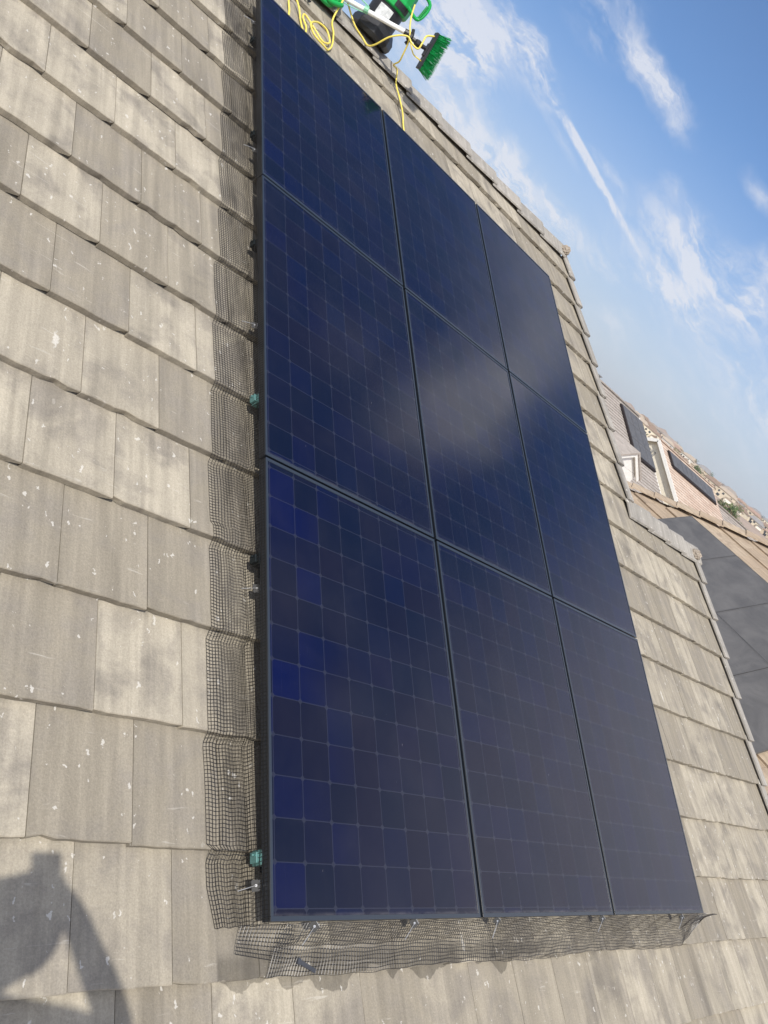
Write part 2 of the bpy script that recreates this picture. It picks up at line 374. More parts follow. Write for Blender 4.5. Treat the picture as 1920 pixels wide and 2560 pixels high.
# ------------------------------------------------------------------ tiled slopes
EXP = .3455; TW = .305
def tile_slope(mb, u0, u1f, v0k, kcount, vbase, n_top=-.105, drop=.031, thick=.029, tw=TW, exp=EXP, phase=0., keep=None, detail=True, top_v=None):
    """overlapping interlocking flat tiles. u1f(v)->right bound"""
    for k in range(v0k, v0k+kcount):
        vb = vbase + k*exp
        L = exp + .06
        if top_v is not None: L = min(L, top_v-vb)
        if L < .05: continue
        ph = phase + (tw/2 if k % 2 else 0)
        ur = u1f(vb+.02)
        i0 = math.floor((u0-ph)/tw)
        u = i0*tw+ph
        while u < ur:
            a = max(u, u0); e = min(u+tw, ur); u += tw
            if e-a < .03: continue
            if keep and not keep((a+e)/2, vb+exp/2): continue
            c = random.random()
            jn = random.uniform(-.0014, .0014); jv = random.uniform(-.003, .003)
            g = .0022
            e2 = e-g
            a2 = a+g*.3
            segs = 7 if detail else 1
            us = [a2+(e2-a2)*q/segs for q in range(segs+1)]
            lap = .034
            vs = []
            for q, x in enumerate(us):
                wob = random.uniform(-.0024, .0018) if detail else 0
                chip = random.random() < .09 and detail
                nt = n_top+jn; nb = nt-thick
                th = thick if (x < e2-lap+.004 or not detail) else .011
                yb = vb+jv+wob+(.006 if chip else 0)
                bev = .003
                vs += [(x, yb+(.0035 if chip else .0), nt-th), (x, yb, nt-bev), (x, yb+bev, nt), (x, vb+L, nt-drop*L/exp), (x, vb+L, nt-drop*L/exp-.012)]
            fs = []
            for q in range(segs):
                b0 = q*5; b1 = b0+5
                fs += [(b0+j, b1+j, b1+j+1, b0+j+1) for j in range(4)]
            fs += [(0, 1, 2, 3, 4), tuple(segs*5+j for j in (4, 3, 2, 1, 0))]
            mb.add(vs, fs, c)
            if detail:     # under-lock lip of the neighbour, set back under the lap
                x0 = e2-lap+.005; x1 = e2+.003
                mb.hexa([(x0, vb+.015, n_top-thick-.001), (x1, vb+.015, n_top-thick-.001), (x1, vb+.2, n_top-thick-.012), (x0, vb+.2, n_top-thick-.012),
                         (x0+.006, vb+.018, n_top-.019), (x1, vb+.018, n_top-.019), (x1, vb+.2, n_top-.03), (x0+.006, vb+.2, n_top-.03)], c)
house = empty('house', (1.0, 1.0, -6.5), label='near house with weathered grey concrete tile roof under the nine dark blue panels', cat='house')
VB = .205
mb = MB()
RAKE1, RAKE2, VSTEP, VRIDGE = 3.93, 5.20, 2.95, 5.76
tile_slope(mb, -7.0, lambda v: RAKE1 if v > VSTEP-.1 else RAKE2, -9, 26, VB, phase=-.56+.1525, top_v=VRIDGE)
roof = mb.build('roof', M_tile, house, rot=(PITCH, 0, 0))
mb = MB()                              # roof deck just under the tiles, with real thickness
def rbox(mb, a, b, c=None): mb.box(a, b, c=c)
rbox(mb, (-6.95, -2.85, -.30), (RAKE2-.06, VSTEP-.03, -.175)); rbox(mb, (-6.95, VSTEP-.026, -.30), (RAKE1-.06, VRIDGE-.02, -.175))
mb.build('roof_deck', noisy('roof_deck_felt', (.05, .045, .04), .95), roof, rot=(PITCH, 0, 0))
# back slopes
RZ = W(0, VRIDGE, -.14); R2 = W(0, VSTEP, -.14)
mb = MB()
for (x0, x1, rz) in ((-6.95, RAKE1-.03, RZ), (RAKE1+.02, RAKE2-.03, R2)):
    L = 5.0 if x0 < 0 else 1.8
    for k in range(int(L/EXP)):
        y = rz.y+.03+k*EXP*CP; z = rz.z-.03-k*EXP*SP
        mb.hexa([(x0, y, z-.05), (x1, y, z-.05), (x1, y+.345*CP, z-.195), (x0, y+.345*CP, z-.195), (x0, y, z-.02), (x1, y, z-.02), (x1, y+.35*CP, z-.155), (x0, y+.35*CP, z-.155)])
mb.build('back_roof', M_cap, house)
mb = MB()
G = -6.5
mb.box((-6.6, W(0, -2.4, 0).y, G), (RAKE1-.25, RZ.y+4.2, W(0, -2.4, -.35).z))
p0 = W(0, -2.4, -.33); rt = W(0, VRIDGE, -.33)
mb.add([(x, *q) for x in (-6.6, RAKE1-.2) for q in ((p0.y, p0.z-.01), (rt.y, rt.z), (rt.y+4.2, p0.z-.01))], [(0, 2, 1), (3, 4, 5), (0, 1, 4, 3), (1, 2, 5, 4)])
rt2 = W(0, VSTEP, -.33)
mb.box((RAKE1-.19, W(0, -2.4, 0).y, G), (RAKE2-.2, rt2.y+1.5, p0.z-.02))
mb.add([(x, *q) for x in (RAKE1-.19, RAKE2-.2) for q in ((p0.y, p0.z-.01), (rt2.y, rt2.z), (rt2.y+1.5, p0.z-.01))], [(0, 2, 1), (3, 4, 5), (0, 1, 4, 3), (1, 2, 5, 4)])
mb.build('wall', M_stucco, house)
# ridge caps: angular, each right end lies on the next one
def cap_mesh(L, arm, thick=.020, rise=.020, pitch=PITCH, seg=1):
    mb = MB(); vs = []
    c, s = math.cos(pitch), math.sin(pitch)
    for x, up in ((0., 0.), (L, rise)):
        prof = [(-arm*c, -arm*s), (-.028, -.008), (0, 0), (.028, -.008), (arm*c, -arm*s)]
        vs += [(x, y, z+up) for y, z in prof] + [(x, y, z+up-thick) for y, z in prof]
    fs = []
    for i in range(4): fs += [(i, i+10, i+11, i+1), (i+5, i+6, i+16, i+15)]
    fs += [(0, 5, 15, 10), (4, 14, 19, 9)]
    fs += [(i, i+1, i+6, i+5) for i in range(4)] + [(i+10, i+15, i+16, i+11) for i in range(4)]
    mb.add(vs, fs); return mb
capx = [RAKE1-.06-.385*i for i in range(27)]
base = None
for i, x in enumerate(capx):
    m_ = cap_mesh(.425, .165, thick=.017, rise=.022)
    m_.c = [random.random()]*len(m_.c)
    x0 = x-.385
    m_.build('ridge_tile', M_cap, house, loc=(x0, RZ.y, RZ.z+.050+random.uniform(-.003, .003)), rot=(random.uniform(-.02, .02), 0, random.uniform(-.006, .006)), bevel=.004)
for i in range(4):
    m_ = cap_mesh(.40, .165); m_.c = [random.random()]*len(m_.c)
    x0 = RAKE1+.03+i*.33-.06
    m_.build('ridge_tile', M_cap, house, loc=(x0, R2.y, R2.z+.050), bevel=.004)
# rake tiles
def rake(u, v0, v1, k0):
    k = 0; v = v0
    while v < v1-.05:
        L = min(EXP+.05, v1-v)
        m_ = MB()
        nt = -.074; c = random.random(); dr = .026
        # top flange and outer skirt, one bent slab (L section) that steps over the next
        def sec(vv, up):
            t = .017
            return [(u-.028, vv, nt+up), (u+.048, vv, nt+up+.003), (u+.066, vv, nt+up-.010), (u+.068, vv, nt+up-.135), (u+.050, vv, nt+up-.135), (u+.046, vv, nt+up-.024), (u-.028, vv, nt+up-t)]
        A = sec(v, 0); B_ = sec(v+L, -dr*L/EXP); A[3] = (A[3][0], v+.03, A[3][2]); A[4] = (A[4][0], v+.03, A[4][2])
        vs = A+B_; n_ = 7
        fs = [(i, (i+1) % n_, (i+1) % n_+n_, i+n_) for i in range(n_)]+[tuple(range(n_-1, -1, -1)), tuple(range(n_, 2*n_))]
        m_.add(vs, fs, c)
        m_.build('rake_tile', M_cap, house, rot=(PITCH, 0, 0), bevel=.003)
        v += EXP
rake(RAKE1, VB-.01+8*EXP, VRIDGE-.02, 0)
rake(RAKE2, VB-.01-9*EXP, VSTEP-.04, 0)
# mortar lumps where ridge meets rake
def lump(p, r, seedv):
    bm = bmesh.new(); bmesh.ops.create_icosphere(bm, subdivisions=4, radius=1)
    rnd = random.Random(seedv); ph = [rnd.uniform(0, 6) for _ in range(9)]
    for v in bm.verts:
        q = v.co.copy()
        k = 1+.10*math.sin(5*q.x+ph[0])*math.sin(6*q.y+ph[1])+.09*math.sin(11*q.z+ph[2])*math.sin(9*q.x+ph[3])+.06*math.sin(23*q.y+ph[4])*math.sin(19*q.z+ph[5])+rnd.uniform(-.03, .03)
        v.co = Vector((q.x*r[0], q.y*r[1], q.z*r[2]))*k
    me = bpy.data.meshes.new('mortar'); bm.to_mesh(me); bm.free(); me.materials.append(M_mortar)
    o = bpy.data.objects.new('mortar_bedding', me); COL.objects.link(o); o.location = p; kid(o, house)
lump(W(RAKE1-.03, VRIDGE-.06, -.075), (.048, .060, .050), 1)
lump(W(RAKE2-.03, VSTEP-.07, -.080), (.044, .056, .044), 2)

# ------------------------------------------------------------------ near solar array
PW_, PH_ = 1.046, 1.593; GU, GV = .0213, .0110
def make_panel():
    root = empty('solar_panel', (0, 0, 0), (PITCH, 0, 0))
    rm = MB(); f = MB(); T = .040; a = .0095; e = .0135
    for (x0, y0, x1, y1) in ((0, 0, PW_, e), (0, PH_-e, PW_, PH_), (0, e, a, PH_-e), (PW_-a, e, PW_, PH_-e)):
        f.box((x0, y0, -T), (x1, y1, -.0009)); rm.box((x0, y0, -.00085), (x1, y1, .0004))
    ro_ = rm.build('frame_rim', M_rim, None); ro_.parent = root
    fr = f.build('frame', M_frame, None); fr.parent = root
    b_ = fr.modifiers.new('bevel', 'BEVEL'); b_.width = .0012; b_.segments = 1
    g = MB(); g.box((a+.0005, e+.0005, -.008), (PW_-a-.0005, PH_-e-.0005, -.0018))
    gl = g.build('cell_sheet', M_cell, None); gl.parent = root
    j = MB(); j.box((.42, 1.25, -.030), (.62, 1.36, -.0085)); jb = j.build('junction_box', M_blackp, None); jb.parent = root
    return root
rows = ['bottom', 'middle', 'top']; cols = ['left', 'centre', 'right']
proto = None
for r in range(3):
    for c in range(3):
        o = make_panel() if proto is None else copy_tree(proto)
        if proto is None: proto = o
        o.location = W(c*(PW_+GU), r*(PH_+GV), 0); o.rotation_euler = (PITCH, 0, random.uniform(-.0006, .0006))
        wgt = {(0, 0): 1., (1, 0): .30, (2, 0): .45}.get((r, c), .06)
        for ch in COL.objects:
            if ch.parent == o and ch.name.startswith('cell_sheet'): ch.color = (wgt, 0, 0, 1)
        tag(o, f'dark blue solar panel in the {rows[r]} row, {cols[c]} column of the big near array', 'solar panel', 'solar panels of the near array')
# rails, hooks, clamps
def rail_label(i): return ['lowest', 'second lowest', 'third', 'fourth', 'fifth', 'topmost'][i]
for i, v in enumerate((.178, 1.18, 1.90, 2.78, 3.55, 4.35)):
    x1 = 3*PW_+2*GU-.02
    r_ = MB(); r_.box((.030, v-.020, -.078), (x1, v-.004, -.0405)); r_.box((.030, v+.004, -.078), (x1, v+.020, -.0405)); r_.box((.030, v-.0039, -.078), (x1, v+.0039, -.060))
    ro = empty('mounting_rail', W(.03, v, -.078), label=f'black mounting rail under the near panels, {rail_label(i)} of six', cat='rail', group='rails under the near array')
    r_.build('rail_bar', M_rail, ro, rot=(PITCH, 0, 0))
    e = MB(); e.box((.0, v-.022, -.082), (.0298, v+.022, -.0405)); e.box((-.012, v-.016, -.079), (-.0005, v+.016, -.048)); e.tube([(-.0125, v+.008, -.062), (-.019, v+.008, -.062)], .005, 6)
    e.build('end_clamp', M_teal if i in (0, 2) else M_rail, ro, rot=(PITCH, 0, 0), bevel=.002)
    for uu in (.07, 1.25, 2.4, 3.1):
        h = MB(); h.box((uu, v-.030, -.128), (uu+.04, v+.09, -.119)); h.box((uu, v-.030, -.1185), (uu+.04, v-.0205, -.05))
        h.build('roof_hook', M_rail, ro, rot=(PITCH, 0, 0))
    # cable hanging beneath the edge
cb = MB(); random.seed(3)
cb.tube(spline([(.055+.012*math.sin(i*1.9), i*.22+.03, -.066-.012*abs(math.sin(i*2.3))) for i in range(22)], 5), .0034, 6)
tag(cb.build('cable', M_blackp, None, rot=(PITCH, 0, 0)), 'black wire running loosely beneath the left edge of the near array', 'cable')

# ------------------------------------------------------------------ bird guard meshes
def nroof(v):
    k = math.floor((v-VB)/EXP); f = (v-VB-k*EXP)/EXP
    n = -.105-.031*f
    if f > .90: n += (f-.90)/.10*.031
    return n
def wires(S, ns, nt, name, r=.00100):
    """S(i,j) -> roof-frame point on the sheet"""
    mb = MB(); pts = [[Vector(S(i, j)) for j in range(nt)] for i in range(ns)]
    for j in range(nt): mb.tube([pts[i][j] for i in range(ns)], r, 3)
    for i in range(ns): mb.tube([pts[i][j] for j in range(nt)], r, 3)
    return mb.build(name, M_wire, None, rot=(PITCH, 0, 0), smooth=False)
PITCHW = .0122
def left_sheet(i, j):
    v = -.005+i*PITCHW
    wob = .004*math.sin(v*7.1)+.002*math.sin(v*17+1)
    edge = -.158+wob*.6+(.020 if v < .205 else 0)+(-.012 if 1.3 < v < 2.6 else 0)
    if v < .10: edge += (.10-v)*.25
    nr = nroof(v)
    billow = .003+.002*math.sin(v*23)*math.sin(j*.5)+.006*abs(math.sin(math.pi*((v-VB)/EXP)))
    # arc length profile: 0-5 drop behind the panel edge, then out over the tiles
    nt = 20; drop = 6
    if j <= drop:
        t = j/drop; u = -.0035-.0045*t-.004*abs(math.sin(v*11+j))*t; n = -.006*(1-t)+(nr+.020)*t
    else:
        t = (j-drop)/(nt-1-drop); u = -.008+(edge+.008)*t
        n = nr+.020*(1-t)**2+.003+billow*math.sin(math.pi*t)*.8
    return (u, v+.002*math.sin(j*1.3+v*9), n)
g1 = wires(left_sheet, 395, 20, 'bird_guard')
tag(g1, 'long black wire mesh folded onto the tiles along the left edge of the array', 'wire mesh')
def bot_sheet(i, j):
    u = .10+i*PITCHW; nt = 15
    fr = min(max((u-3.02)/.46, 0), 1)
    dep = .140 + .007*math.sin(u*5.2) - .012*max(0, 1-abs(u-.2)/.35) - .125*fr
    uu = u
    t = j/(nt-1)
    v = -.004 - dep*(.10*t+.90*t**1.25)
    n0 = -.036; n1 = nroof(-.13)+.006+.006*abs(math.sin(u*9+.5))
    n = n0+(n1-n0)*min(1, (t*1.9))**1.1+.016*math.sin(math.pi*min(1, t))*(.6+.5*math.sin(u*6+1))
    uu += -.035*t*math.exp(-((u-.2)/.25)**2)-.012*t*math.sin(u*4)
    if fr > 0: uu -= .05*t*fr
    return (uu, v+.002*math.sin(u*41+j), n)
g2 = wires(bot_sheet, 277, 15, 'bird_guard')
tag(g2, 'black wire mesh bird guard flaring out along the bottom edge of the array', 'wire mesh')
def flap_sheet(i, j):
    s = i*PITCHW; nt = 9; t = j/(nt-1)
    u = -.047+s+.02*t*0; top = -.004; botv = -.075-.035*(s/.23)
    v = top+(botv-top)*t
    n = nroof(-.06)+.012+.028*(1-t)**2*(.5+.5*math.sin(s*18))+.010*t
    return (u-.008*t+.010*(1-t), v, n)
g3 = wires(flap_sheet, 19, 9, 'bird_guard')
tag(g3, 'short black wire mesh flap overlapping at the bottom left corner of the array', 'wire mesh')
# clips
def clip():
    root = empty('mesh_clip', (0, 0, 0))
    a = MB()
    pl = [(x*.013, y*.016) for x, y in ((-1, -.8), (-.8, -1), (.8, -1), (1, -.8), (1, .8), (.8, 1), (-.8, 1), (-1, .8))]
    a.add([(x, y, 0) for x, y in pl]+[(x, y, .0016) for x, y in pl], [tuple(range(7, -1, -1)), tuple(range(8, 16))]+[(i, (i+1) % 8, (i+1) % 8+8, i+8) for i in range(8)])
    p_ = a.build('washer', M_dw, None); p_.parent = root
    r_ = MB(); r_.tube([(.013, -.015, .002), (.0138, .015, .002)], .0009, 5); r_.tube([(0, 0, -.006), (0, 0, .005)], .0042, 8); r_.tube([(0, 0, .004), (-.004, 0, .006), (-.026, -.004, .012), (-.062, -.010, .017)], .0013, 6)
    q_ = r_.build('pin', M_steel, None); q_.parent = root
    return root
M_dw = noisy('clip_washer', (.045, .045, .043), .6, .2, 60)
cpro = None
CL = [(-.010, 4.50, 0, 'topmost clip on the left mesh'), (-.006, 3.42, 0, 'second clip from the top on the left mesh'), (-.010, 2.28, 0, 'middle clip on the left mesh'), (-.004, 1.06, 0, 'second clip from the bottom on the left mesh'), (-.013, .10, 0, 'lowest clip on the left mesh, beside the corner'),
      (.205, -.012, 1, 'leftmost clip on the bottom mesh'), (.69, -.010, 1, 'second clip from the left on the bottom mesh'), (1.20, -.010, 1, 'middle clip on the bottom mesh'), (2.06, -.012, 1, 'second clip from the right on the bottom mesh'), (2.95, -.018, 1, 'rightmost clip on the bottom mesh')]
for (u, v, side, lab) in CL:
    c_ = clip() if cpro is None else copy_tree(cpro)
    if cpro is None: cpro = c_
    M = Matrix.Rotation(PITCH, 4, 'X')
    if side == 0: L_ = Matrix.Translation((u, v, -.052)) @ Matrix.Rotation(random.uniform(-.1, .1)+.05, 4, 'Z') @ Matrix.Rotation(R_(-20), 4, 'Y')
    else: L_ = Matrix.Translation((u, v, -.034)) @ Matrix.Rotation(R_(48)+random.uniform(-.1, .25), 4, 'Z') @ Matrix.Rotation(R_(-28), 4, 'Y')
    Mx = M @ L_; c_.location = Mx.to_translation(); c_.rotation_euler = Mx.to_euler()
    tag(c_, 'small steel pin and washer, '+lab, 'clip', 'clips fixing the wire mesh')
z_ = MB(); z_.bar((.185, -.102, -.084), (.262, -.132, -.092), .013, .004, (0, 0, 1)); z_.bar((.180, -.100, -.083), (.192, -.105, -.084), .018, .007, (0, 0, 1))
tag(z_.build('cable_tie', noisy('grey_plastic', (.05, .055, .065), .5), None, rot=(PITCH, 0, 0), bevel=.001), 'grey plastic tie joining the overlapping mesh near the corner', 'cable tie')

# ------------------------------------------------------------------ water filter, pole brush, hoses, reel
fb = Vector((1.125, RZ.y-.005, RZ.z+.098))
fil = empty('water_filter', fb, label='black cylindrical water filter with green head standing on the ridge', cat='water filter')
m_ = MB(); m_.lathe([(.165, -.05), (.178, -.02), (.176, .02), (.150, .060), (.140, .072)], fb, n=8, a0=.39); m_.build('foot', M_blackp, fil, bevel=.008)
m_ = MB(); m_.lathe([(.122, .060), (.124, .075), (.124, .235), (.118, .24)], fb, n=40); m_.build('tank', M_blackp, fil, smooth=False, bevel=.003)
m_ = MB()
m_.lathe([(.128, .195), (.146, .202), (.150, .265), (.140, .285), (.134, .37), (.110, .40), (.05, .415)], fb, n=14)
m_.build('head', M_greenp, fil, bevel=.006)
vd = (CAM-fb); vd.z = 0; vd.normalize(); sd_ = Vector((-vd.y, vd.x, 0))   # side
m_ = MB()
hr = [fb+sd_*.10+vd*.13+Vector((0, 0, .265)), fb+sd_*.205+vd*.11+Vector((0, 0, .255)), fb+sd_*.215+vd*.105+Vector((0, 0, .38)), fb+sd_*.09+vd*.11+Vector((0, 0, .405))]
m_.tube(spline(hr, 6), .013, 8)
for k in range(9):
    p = hr[1].lerp(hr[2], .1+.09*k); m_.lathe([(.015, -.003), (.0155, .003)], p, n=10)
m_.build('handle', M_greenp, fil)
m_ = MB()
for k in range(7):       # curved label on the barrel, slightly proud
    a0 = -.55+k*.13; a1 = a0+.13
    def pt(a, z): return fb+(vd*math.cos(a)+sd_*math.sin(a))*.1255+Vector((0, 0, z))
    m_.add([pt(a0, .085), pt(a1, .085), pt(a1, .175), pt(a0, .175)], [(0, 1, 2, 3)])
o = m_.build('label', M_label, fil); s_ = o.modifiers.new('s', 'SOLIDIFY'); s_.thickness = .001
m_ = MB()
for k in range(6):
    a0 = .1+k*.14; a1 = a0+.14
    def pt(a, z): return fb+(vd*math.cos(a)+sd_*math.sin(a))*.1515+Vector((0, 0, z))
    m_.add([pt(a0, .212), pt(a1, .212), pt(a1, .256), pt(a0, .256)], [(0, 1, 2, 3)])
o = m_.build('label', M_blackp, fil); s_ = o.modifiers.new('s', 'SOLIDIFY'); s_.thickness = .001
# pole with brush
P0, P1, P2, J = Vector((.60, 5.24, 2.635)), Vector((.928, 4.988, 2.725)), Vector((1.182, 4.833, 2.791)), Vector((1.217, 4.817, 2.79))
po = empty('pole_brush', P2, label='white pole with green bristle brush, leaning on the black filter above the ridge', cat='brush')
m_ = MB(); m_.tube([P0+(P0-P2)*1.2, P0, P2], .0165, 14); m_.build('pole', M_wpole, po, smooth=False)
dr = (P2-P0).normalized()
m_ = MB(); m_.tube([P1-dr*.02, P1+dr*.012], .024, 12); m_.tube(spline([P1-dr*.24+Vector((0, 0, .02)), P1-dr*.12+Vector((0, 0, .050)), P1+Vector((0, 0, .026))], 5), .0045, 6); m_.tube(spline([P1-dr*.24-Vector((0, 0, .02)), P1-dr*.12-Vector((0, 0, .030)), P1-Vector((0, 0, .020))], 5), .0035, 6)
m_.build('pole_clamp', noisy('pale_green_plastic', (.22, .52, .33), .4), po)
N1, N2 = Vector((1.282, 4.782, 2.793)), Vector((1.342, 4.77, 2.808))
m_ = MB(); m_.tube([P2-dr*.01, P2+dr*.03], .023, 10); m_.lathe([(.026, -.016), (.032, -.008), (.032, .010), (.022, .018)], J, (J-P2), 10); m_.tube([J, N1], .015, 8); m_.lathe([(.012, -.03), (.024, -.022), (.027, 0), (.022, .02), (.014, .03)], N1, (N2-N1), 10); m_.tube([N1, N2, N2+(N2-N1)*.35], [.017, .014, .012], 8)
m_.tube(spline([J+Vector((-.01, 0, .05)), J+Vector((.008, -.012, .0)), J+Vector((0, 0, -.055))], 4), .012, 7)
m_.build('swivel_joint', M_blackp, po)
bT, bB = Vector((1.350, 4.774, 2.935)), Vector((1.375, 4.753, 2.676)); bc = (bT+bB)/2
ba = (bB-bT).normalized(); bo = (Vector((1.449, 4.742, 2.815))-bc); bo = (bo-ba*bo.dot(ba)).normalized(); bn = ba.cross(bo)
BL = (bB-bT).length
m_ = MB()
for q0, q1, th, wd in ((0, 1, .020, .062), (.33, .67, .018, .045)):
    c0 = bT+ba*BL*q0-(bo*.012 if q0 else bo*0); c1 = bT+ba*BL*q1-(bo*.012 if q0 else bo*0)
    m_.bar(c0, c1, wd, th, bo)
m_.tube([N2, bc-bo*.012], [.013, .022], 8)
m_.build('brush_block', M_blackp, po, bevel=.003)
m_ = MB(); random.seed(11)
for i in range(26):
    for j in range(5):
        b0 = bT+ba*(BL*(i+.5)/26)+bn*((j-2)*.012)+bo*.010
        for k in range(4):
            e = bo*random.uniform(.086, .100)+ba*((i-12.5)/26*.045+random.uniform(-.008, .008))+bn*((j-2)*.006+random.uniform(-.008, .008))
            st = b0+ba*random.uniform(-.003, .003)+bn*random.uniform(-.003, .003)
            m_.tube([st, st+e*.5+ba*random.uniform(-.002, .002), st+e], [.0016, .0014, .0010], 3)
m_.build('bristles', M_greenb, po)
# hoses
def onroof(pts, n=-.095): return [W(u, v, n+(.012 if (v-VB) % EXP < .04 else 0)) for u, v in pts]
HR = .0064
h1 = onroof([(.30, 4.93), (.323, 5.088), (.322, 5.20), (.345, 5.30), (.387, 5.32), (.413, 5.238), (.422, 5.106), (.45, 4.95)])
m_ = MB(); m_.tube(spline(h1, 8), HR, 8)
tag(m_.build('hose', M_yel, None, smooth=True), 'yellow hose making a small arch above the top left panel', 'hose', 'yellow hoses on the roof')
h2 = onroof([(.45, 4.94), (.462, 5.03), (.469, 5.107), (.445, 5.175), (.47, 5.235), (.555, 5.177), (.62, 5.13), (.676, 5.175), (.692, 5.225), (.65, 5.275), (.57, 5.255), (.50, 5.15), (.53, 5.08), (.62, 5.06), (.665, 5.09), (.71, 5.19), (.737, 5.359), (.742, 5.53)])+[Vector((.762, 5.03, 2.69)), Vector((.77, 5.2, 2.80)), Vector((.75, 5.35, 2.84))]
h2[9] = h2[9]+Vector((0, 0, .016)); h2[10] = h2[10]+Vector((0, 0, .016)); h2[11] = h2[11]+Vector((0, 0, .018))
m_ = MB(); m_.tube(spline(h2, 8), HR, 8)
tag(m_.build('hose', M_yel, None, smooth=True), 'yellow hose looped in a narrow eight on the tiles above the top left panel', 'hose', 'yellow hoses on the roof')
h3 = [Vector((.70, 5.35, 2.80)), Vector((.78, 5.17, 2.77)), W(.815, 5.80, -.015), W(.866, 5.769, -.04), W(.949, 5.687, -.068), W(1.036, 5.65, -.075), Vector((1.078, 4.98, 2.558))+Vector((0, 0, .012)), (1.088, 4.912, 2.602), (1.104, 4.845, 2.686), (1.145, 4.815, 2.743), (1.177, 4.794, 2.769), (1.20, 4.785, 2.775), (1.228, 4.759, 2.759), (1.276, 4.734, 2.76), (1.279, 4.735, 2.805), (1.289, 4.763, 2.863), (1.332, 4.768, 2.897), bT.lerp(bB, .12)-bo*.005]
m_ = MB(); m_.tube(spline(h3, 8), HR, 8)
tag(m_.build('hose', M_yel, None, smooth=True), 'yellow hose sagging in front of the black filter up to the brush', 'hose', 'yellow hoses on the roof')
h4 = [W(1.43, 4.93, -.095), W(1.430, 5.09, -.093), W(1.445, 5.25, -.093), W(1.425, 5.42, -.090), W(1.40, 5.531, -.085), W(1.385, 5.64, -.050), (1.30, 4.93, 2.60), (1.278, 4.85, 2.63), (1.255, 4.818, 2.67), (1.224, 4.797, 2.747), (1.195, 4.80, 2.80), (1.185, 4.845, 2.842), (1.165, 4.875, 2.90), (1.15, 4.90, 2.97)]
m_ = MB(); m_.tube(spline(h4, 8), HR*.9, 8)
tag(m_.build('hose', M_yel, None, smooth=True), 'yellow hose trailing down from the brush joint over the ridge to the panels', 'hose', 'yellow hoses on the roof')
m_ = MB(); m_.tube(spline([(1.236, 4.80, 2.765), (1.252, 4.783, 2.746), (1.291, 4.767, 2.72), (1.335, 4.756, 2.722), (1.362, 4.757, 2.725)], 6), .005, 6)
m_.build('jet_tube', M_yel, po)
# green hose coil on a small rack
rc = W(.56, 5.60, -.06)
reel = empty('hose_coil', rc, label='coiled bright green hose on a small black rack at the top left of the ridge', cat='hose reel')
m_ = MB()
for k, (rr, dx, dy, tz) in enumerate(((.15, 0, .12, 0), (.145, .015, .135, .03), (.155, -.01, .145, .06), (.10, -.10, .07, .012), (.11, .09, .11, .03))):
    ctr = W(.57+dx, 5.56+dy, -.055+tz); pts = []
    for i in range(28):
        a = 2*math.pi*i/28; pts.append(ctr+Vector((math.cos(a)*rr, math.sin(a)*rr*.75*CP, math.sin(a)*rr*.45+.008*math.sin(3*a+k))))
    m_.tube(pts, .017, 10, closed=True)
m_.build('coil', M_greenp, reel, smooth=True)
m_ = MB()
for x in (-.055, -.025, .005): m_.bar(W(.50+x, 5.42, -.09), W(.47+x, 5.60, -.04), .008, .008)
m_.bar(W(.43, 5.44, -.088), W(.52, 5.44, -.088), .010, .010); m_.box((-.05, -.05, 0), (.07, .04, .05), Matrix.Translation(W(.46, 5.58, -.09)))
m_.build('rack', M_blackp, reel)

# ------------------------------------------------------------------ neighbouring tan house
TAN = Vector((10.942, 6.139, 1.342))
MT = Matrix(((0, CP, -SP, 0), (1, 0, 0, 0), (0, SP, CP, 0), (0, 0, 0, 1)))      # local (h along +Y, s up-slope +X, n)
MT = Matrix(((0, CP, -SP, TAN.x), (1, 0, 0, TAN.y), (0, SP, CP, TAN.z), (0, 0, 0, 1)))
tanh = empty('house', (13, 3, -6.5), label='neighbour house with tan tile hip roof behind the right hand rake', cat='house')
def hip_s(h): return -.48+(1.185-h)*.88     # hip line: slope coordinate at h
mb = MB(); smax = 6.0
def keep_t(h, s): return s < hip_s(h)-.02
tile_slope(mb, -11.0, lambda v: min(9.5, 1.185-(v+.48)/.88), -13, 30, -.12, n_top=-.075, drop=.031, thick=.030, detail=False, phase=.11, keep=keep_t)
for q in range(len(mb.v)):
    p = MT @ Vector(mb.v[q]); mb.v[q] = tuple(p)
mb.build('roof', M_tan, tanh)
mb = MB()
def TP(h, s, n=-.14): return MT @ Vector((h, s, n))
low = -4.6
hA, hB = 1.185-(low+.48)/.88, 1.185-(smax+.48)/.88
top = [TP(-11, low), TP(hA, low), TP(hB, smax), TP(-11, smax)]
mb.hexa([q-Vector((0, 0, .25)) for q in top]+top)
# far face of the hip and back slope
ap = TP(hB, smax); ge = TP(hA, low)
back = Vector((ap.x+ (ap.x-ge.x), ge.y, ge.z)); bk2 = Vector((back.x, TP(-11, low).y, ge.z)); ap2 = TP(-11, smax)
mb.add([ge, back, ap, ge-Vector((0, 0, .2)), back-Vector((0, 0, .2)), bk2, ap2, bk2-Vector((0, 0, .2))], [(0, 1, 2), (0, 3, 4, 1), (1, 5, 6, 2), (1, 4, 7, 5)])
mb.build('roof_deck', M_tan, tanh)
mb = MB(); mb.box((ge.x+.4, bk2.y+.3, -6.5), (back.x-.4, ge.y-.4, ge.z-.1)); mb.build('wall', M_stucco, tanh)
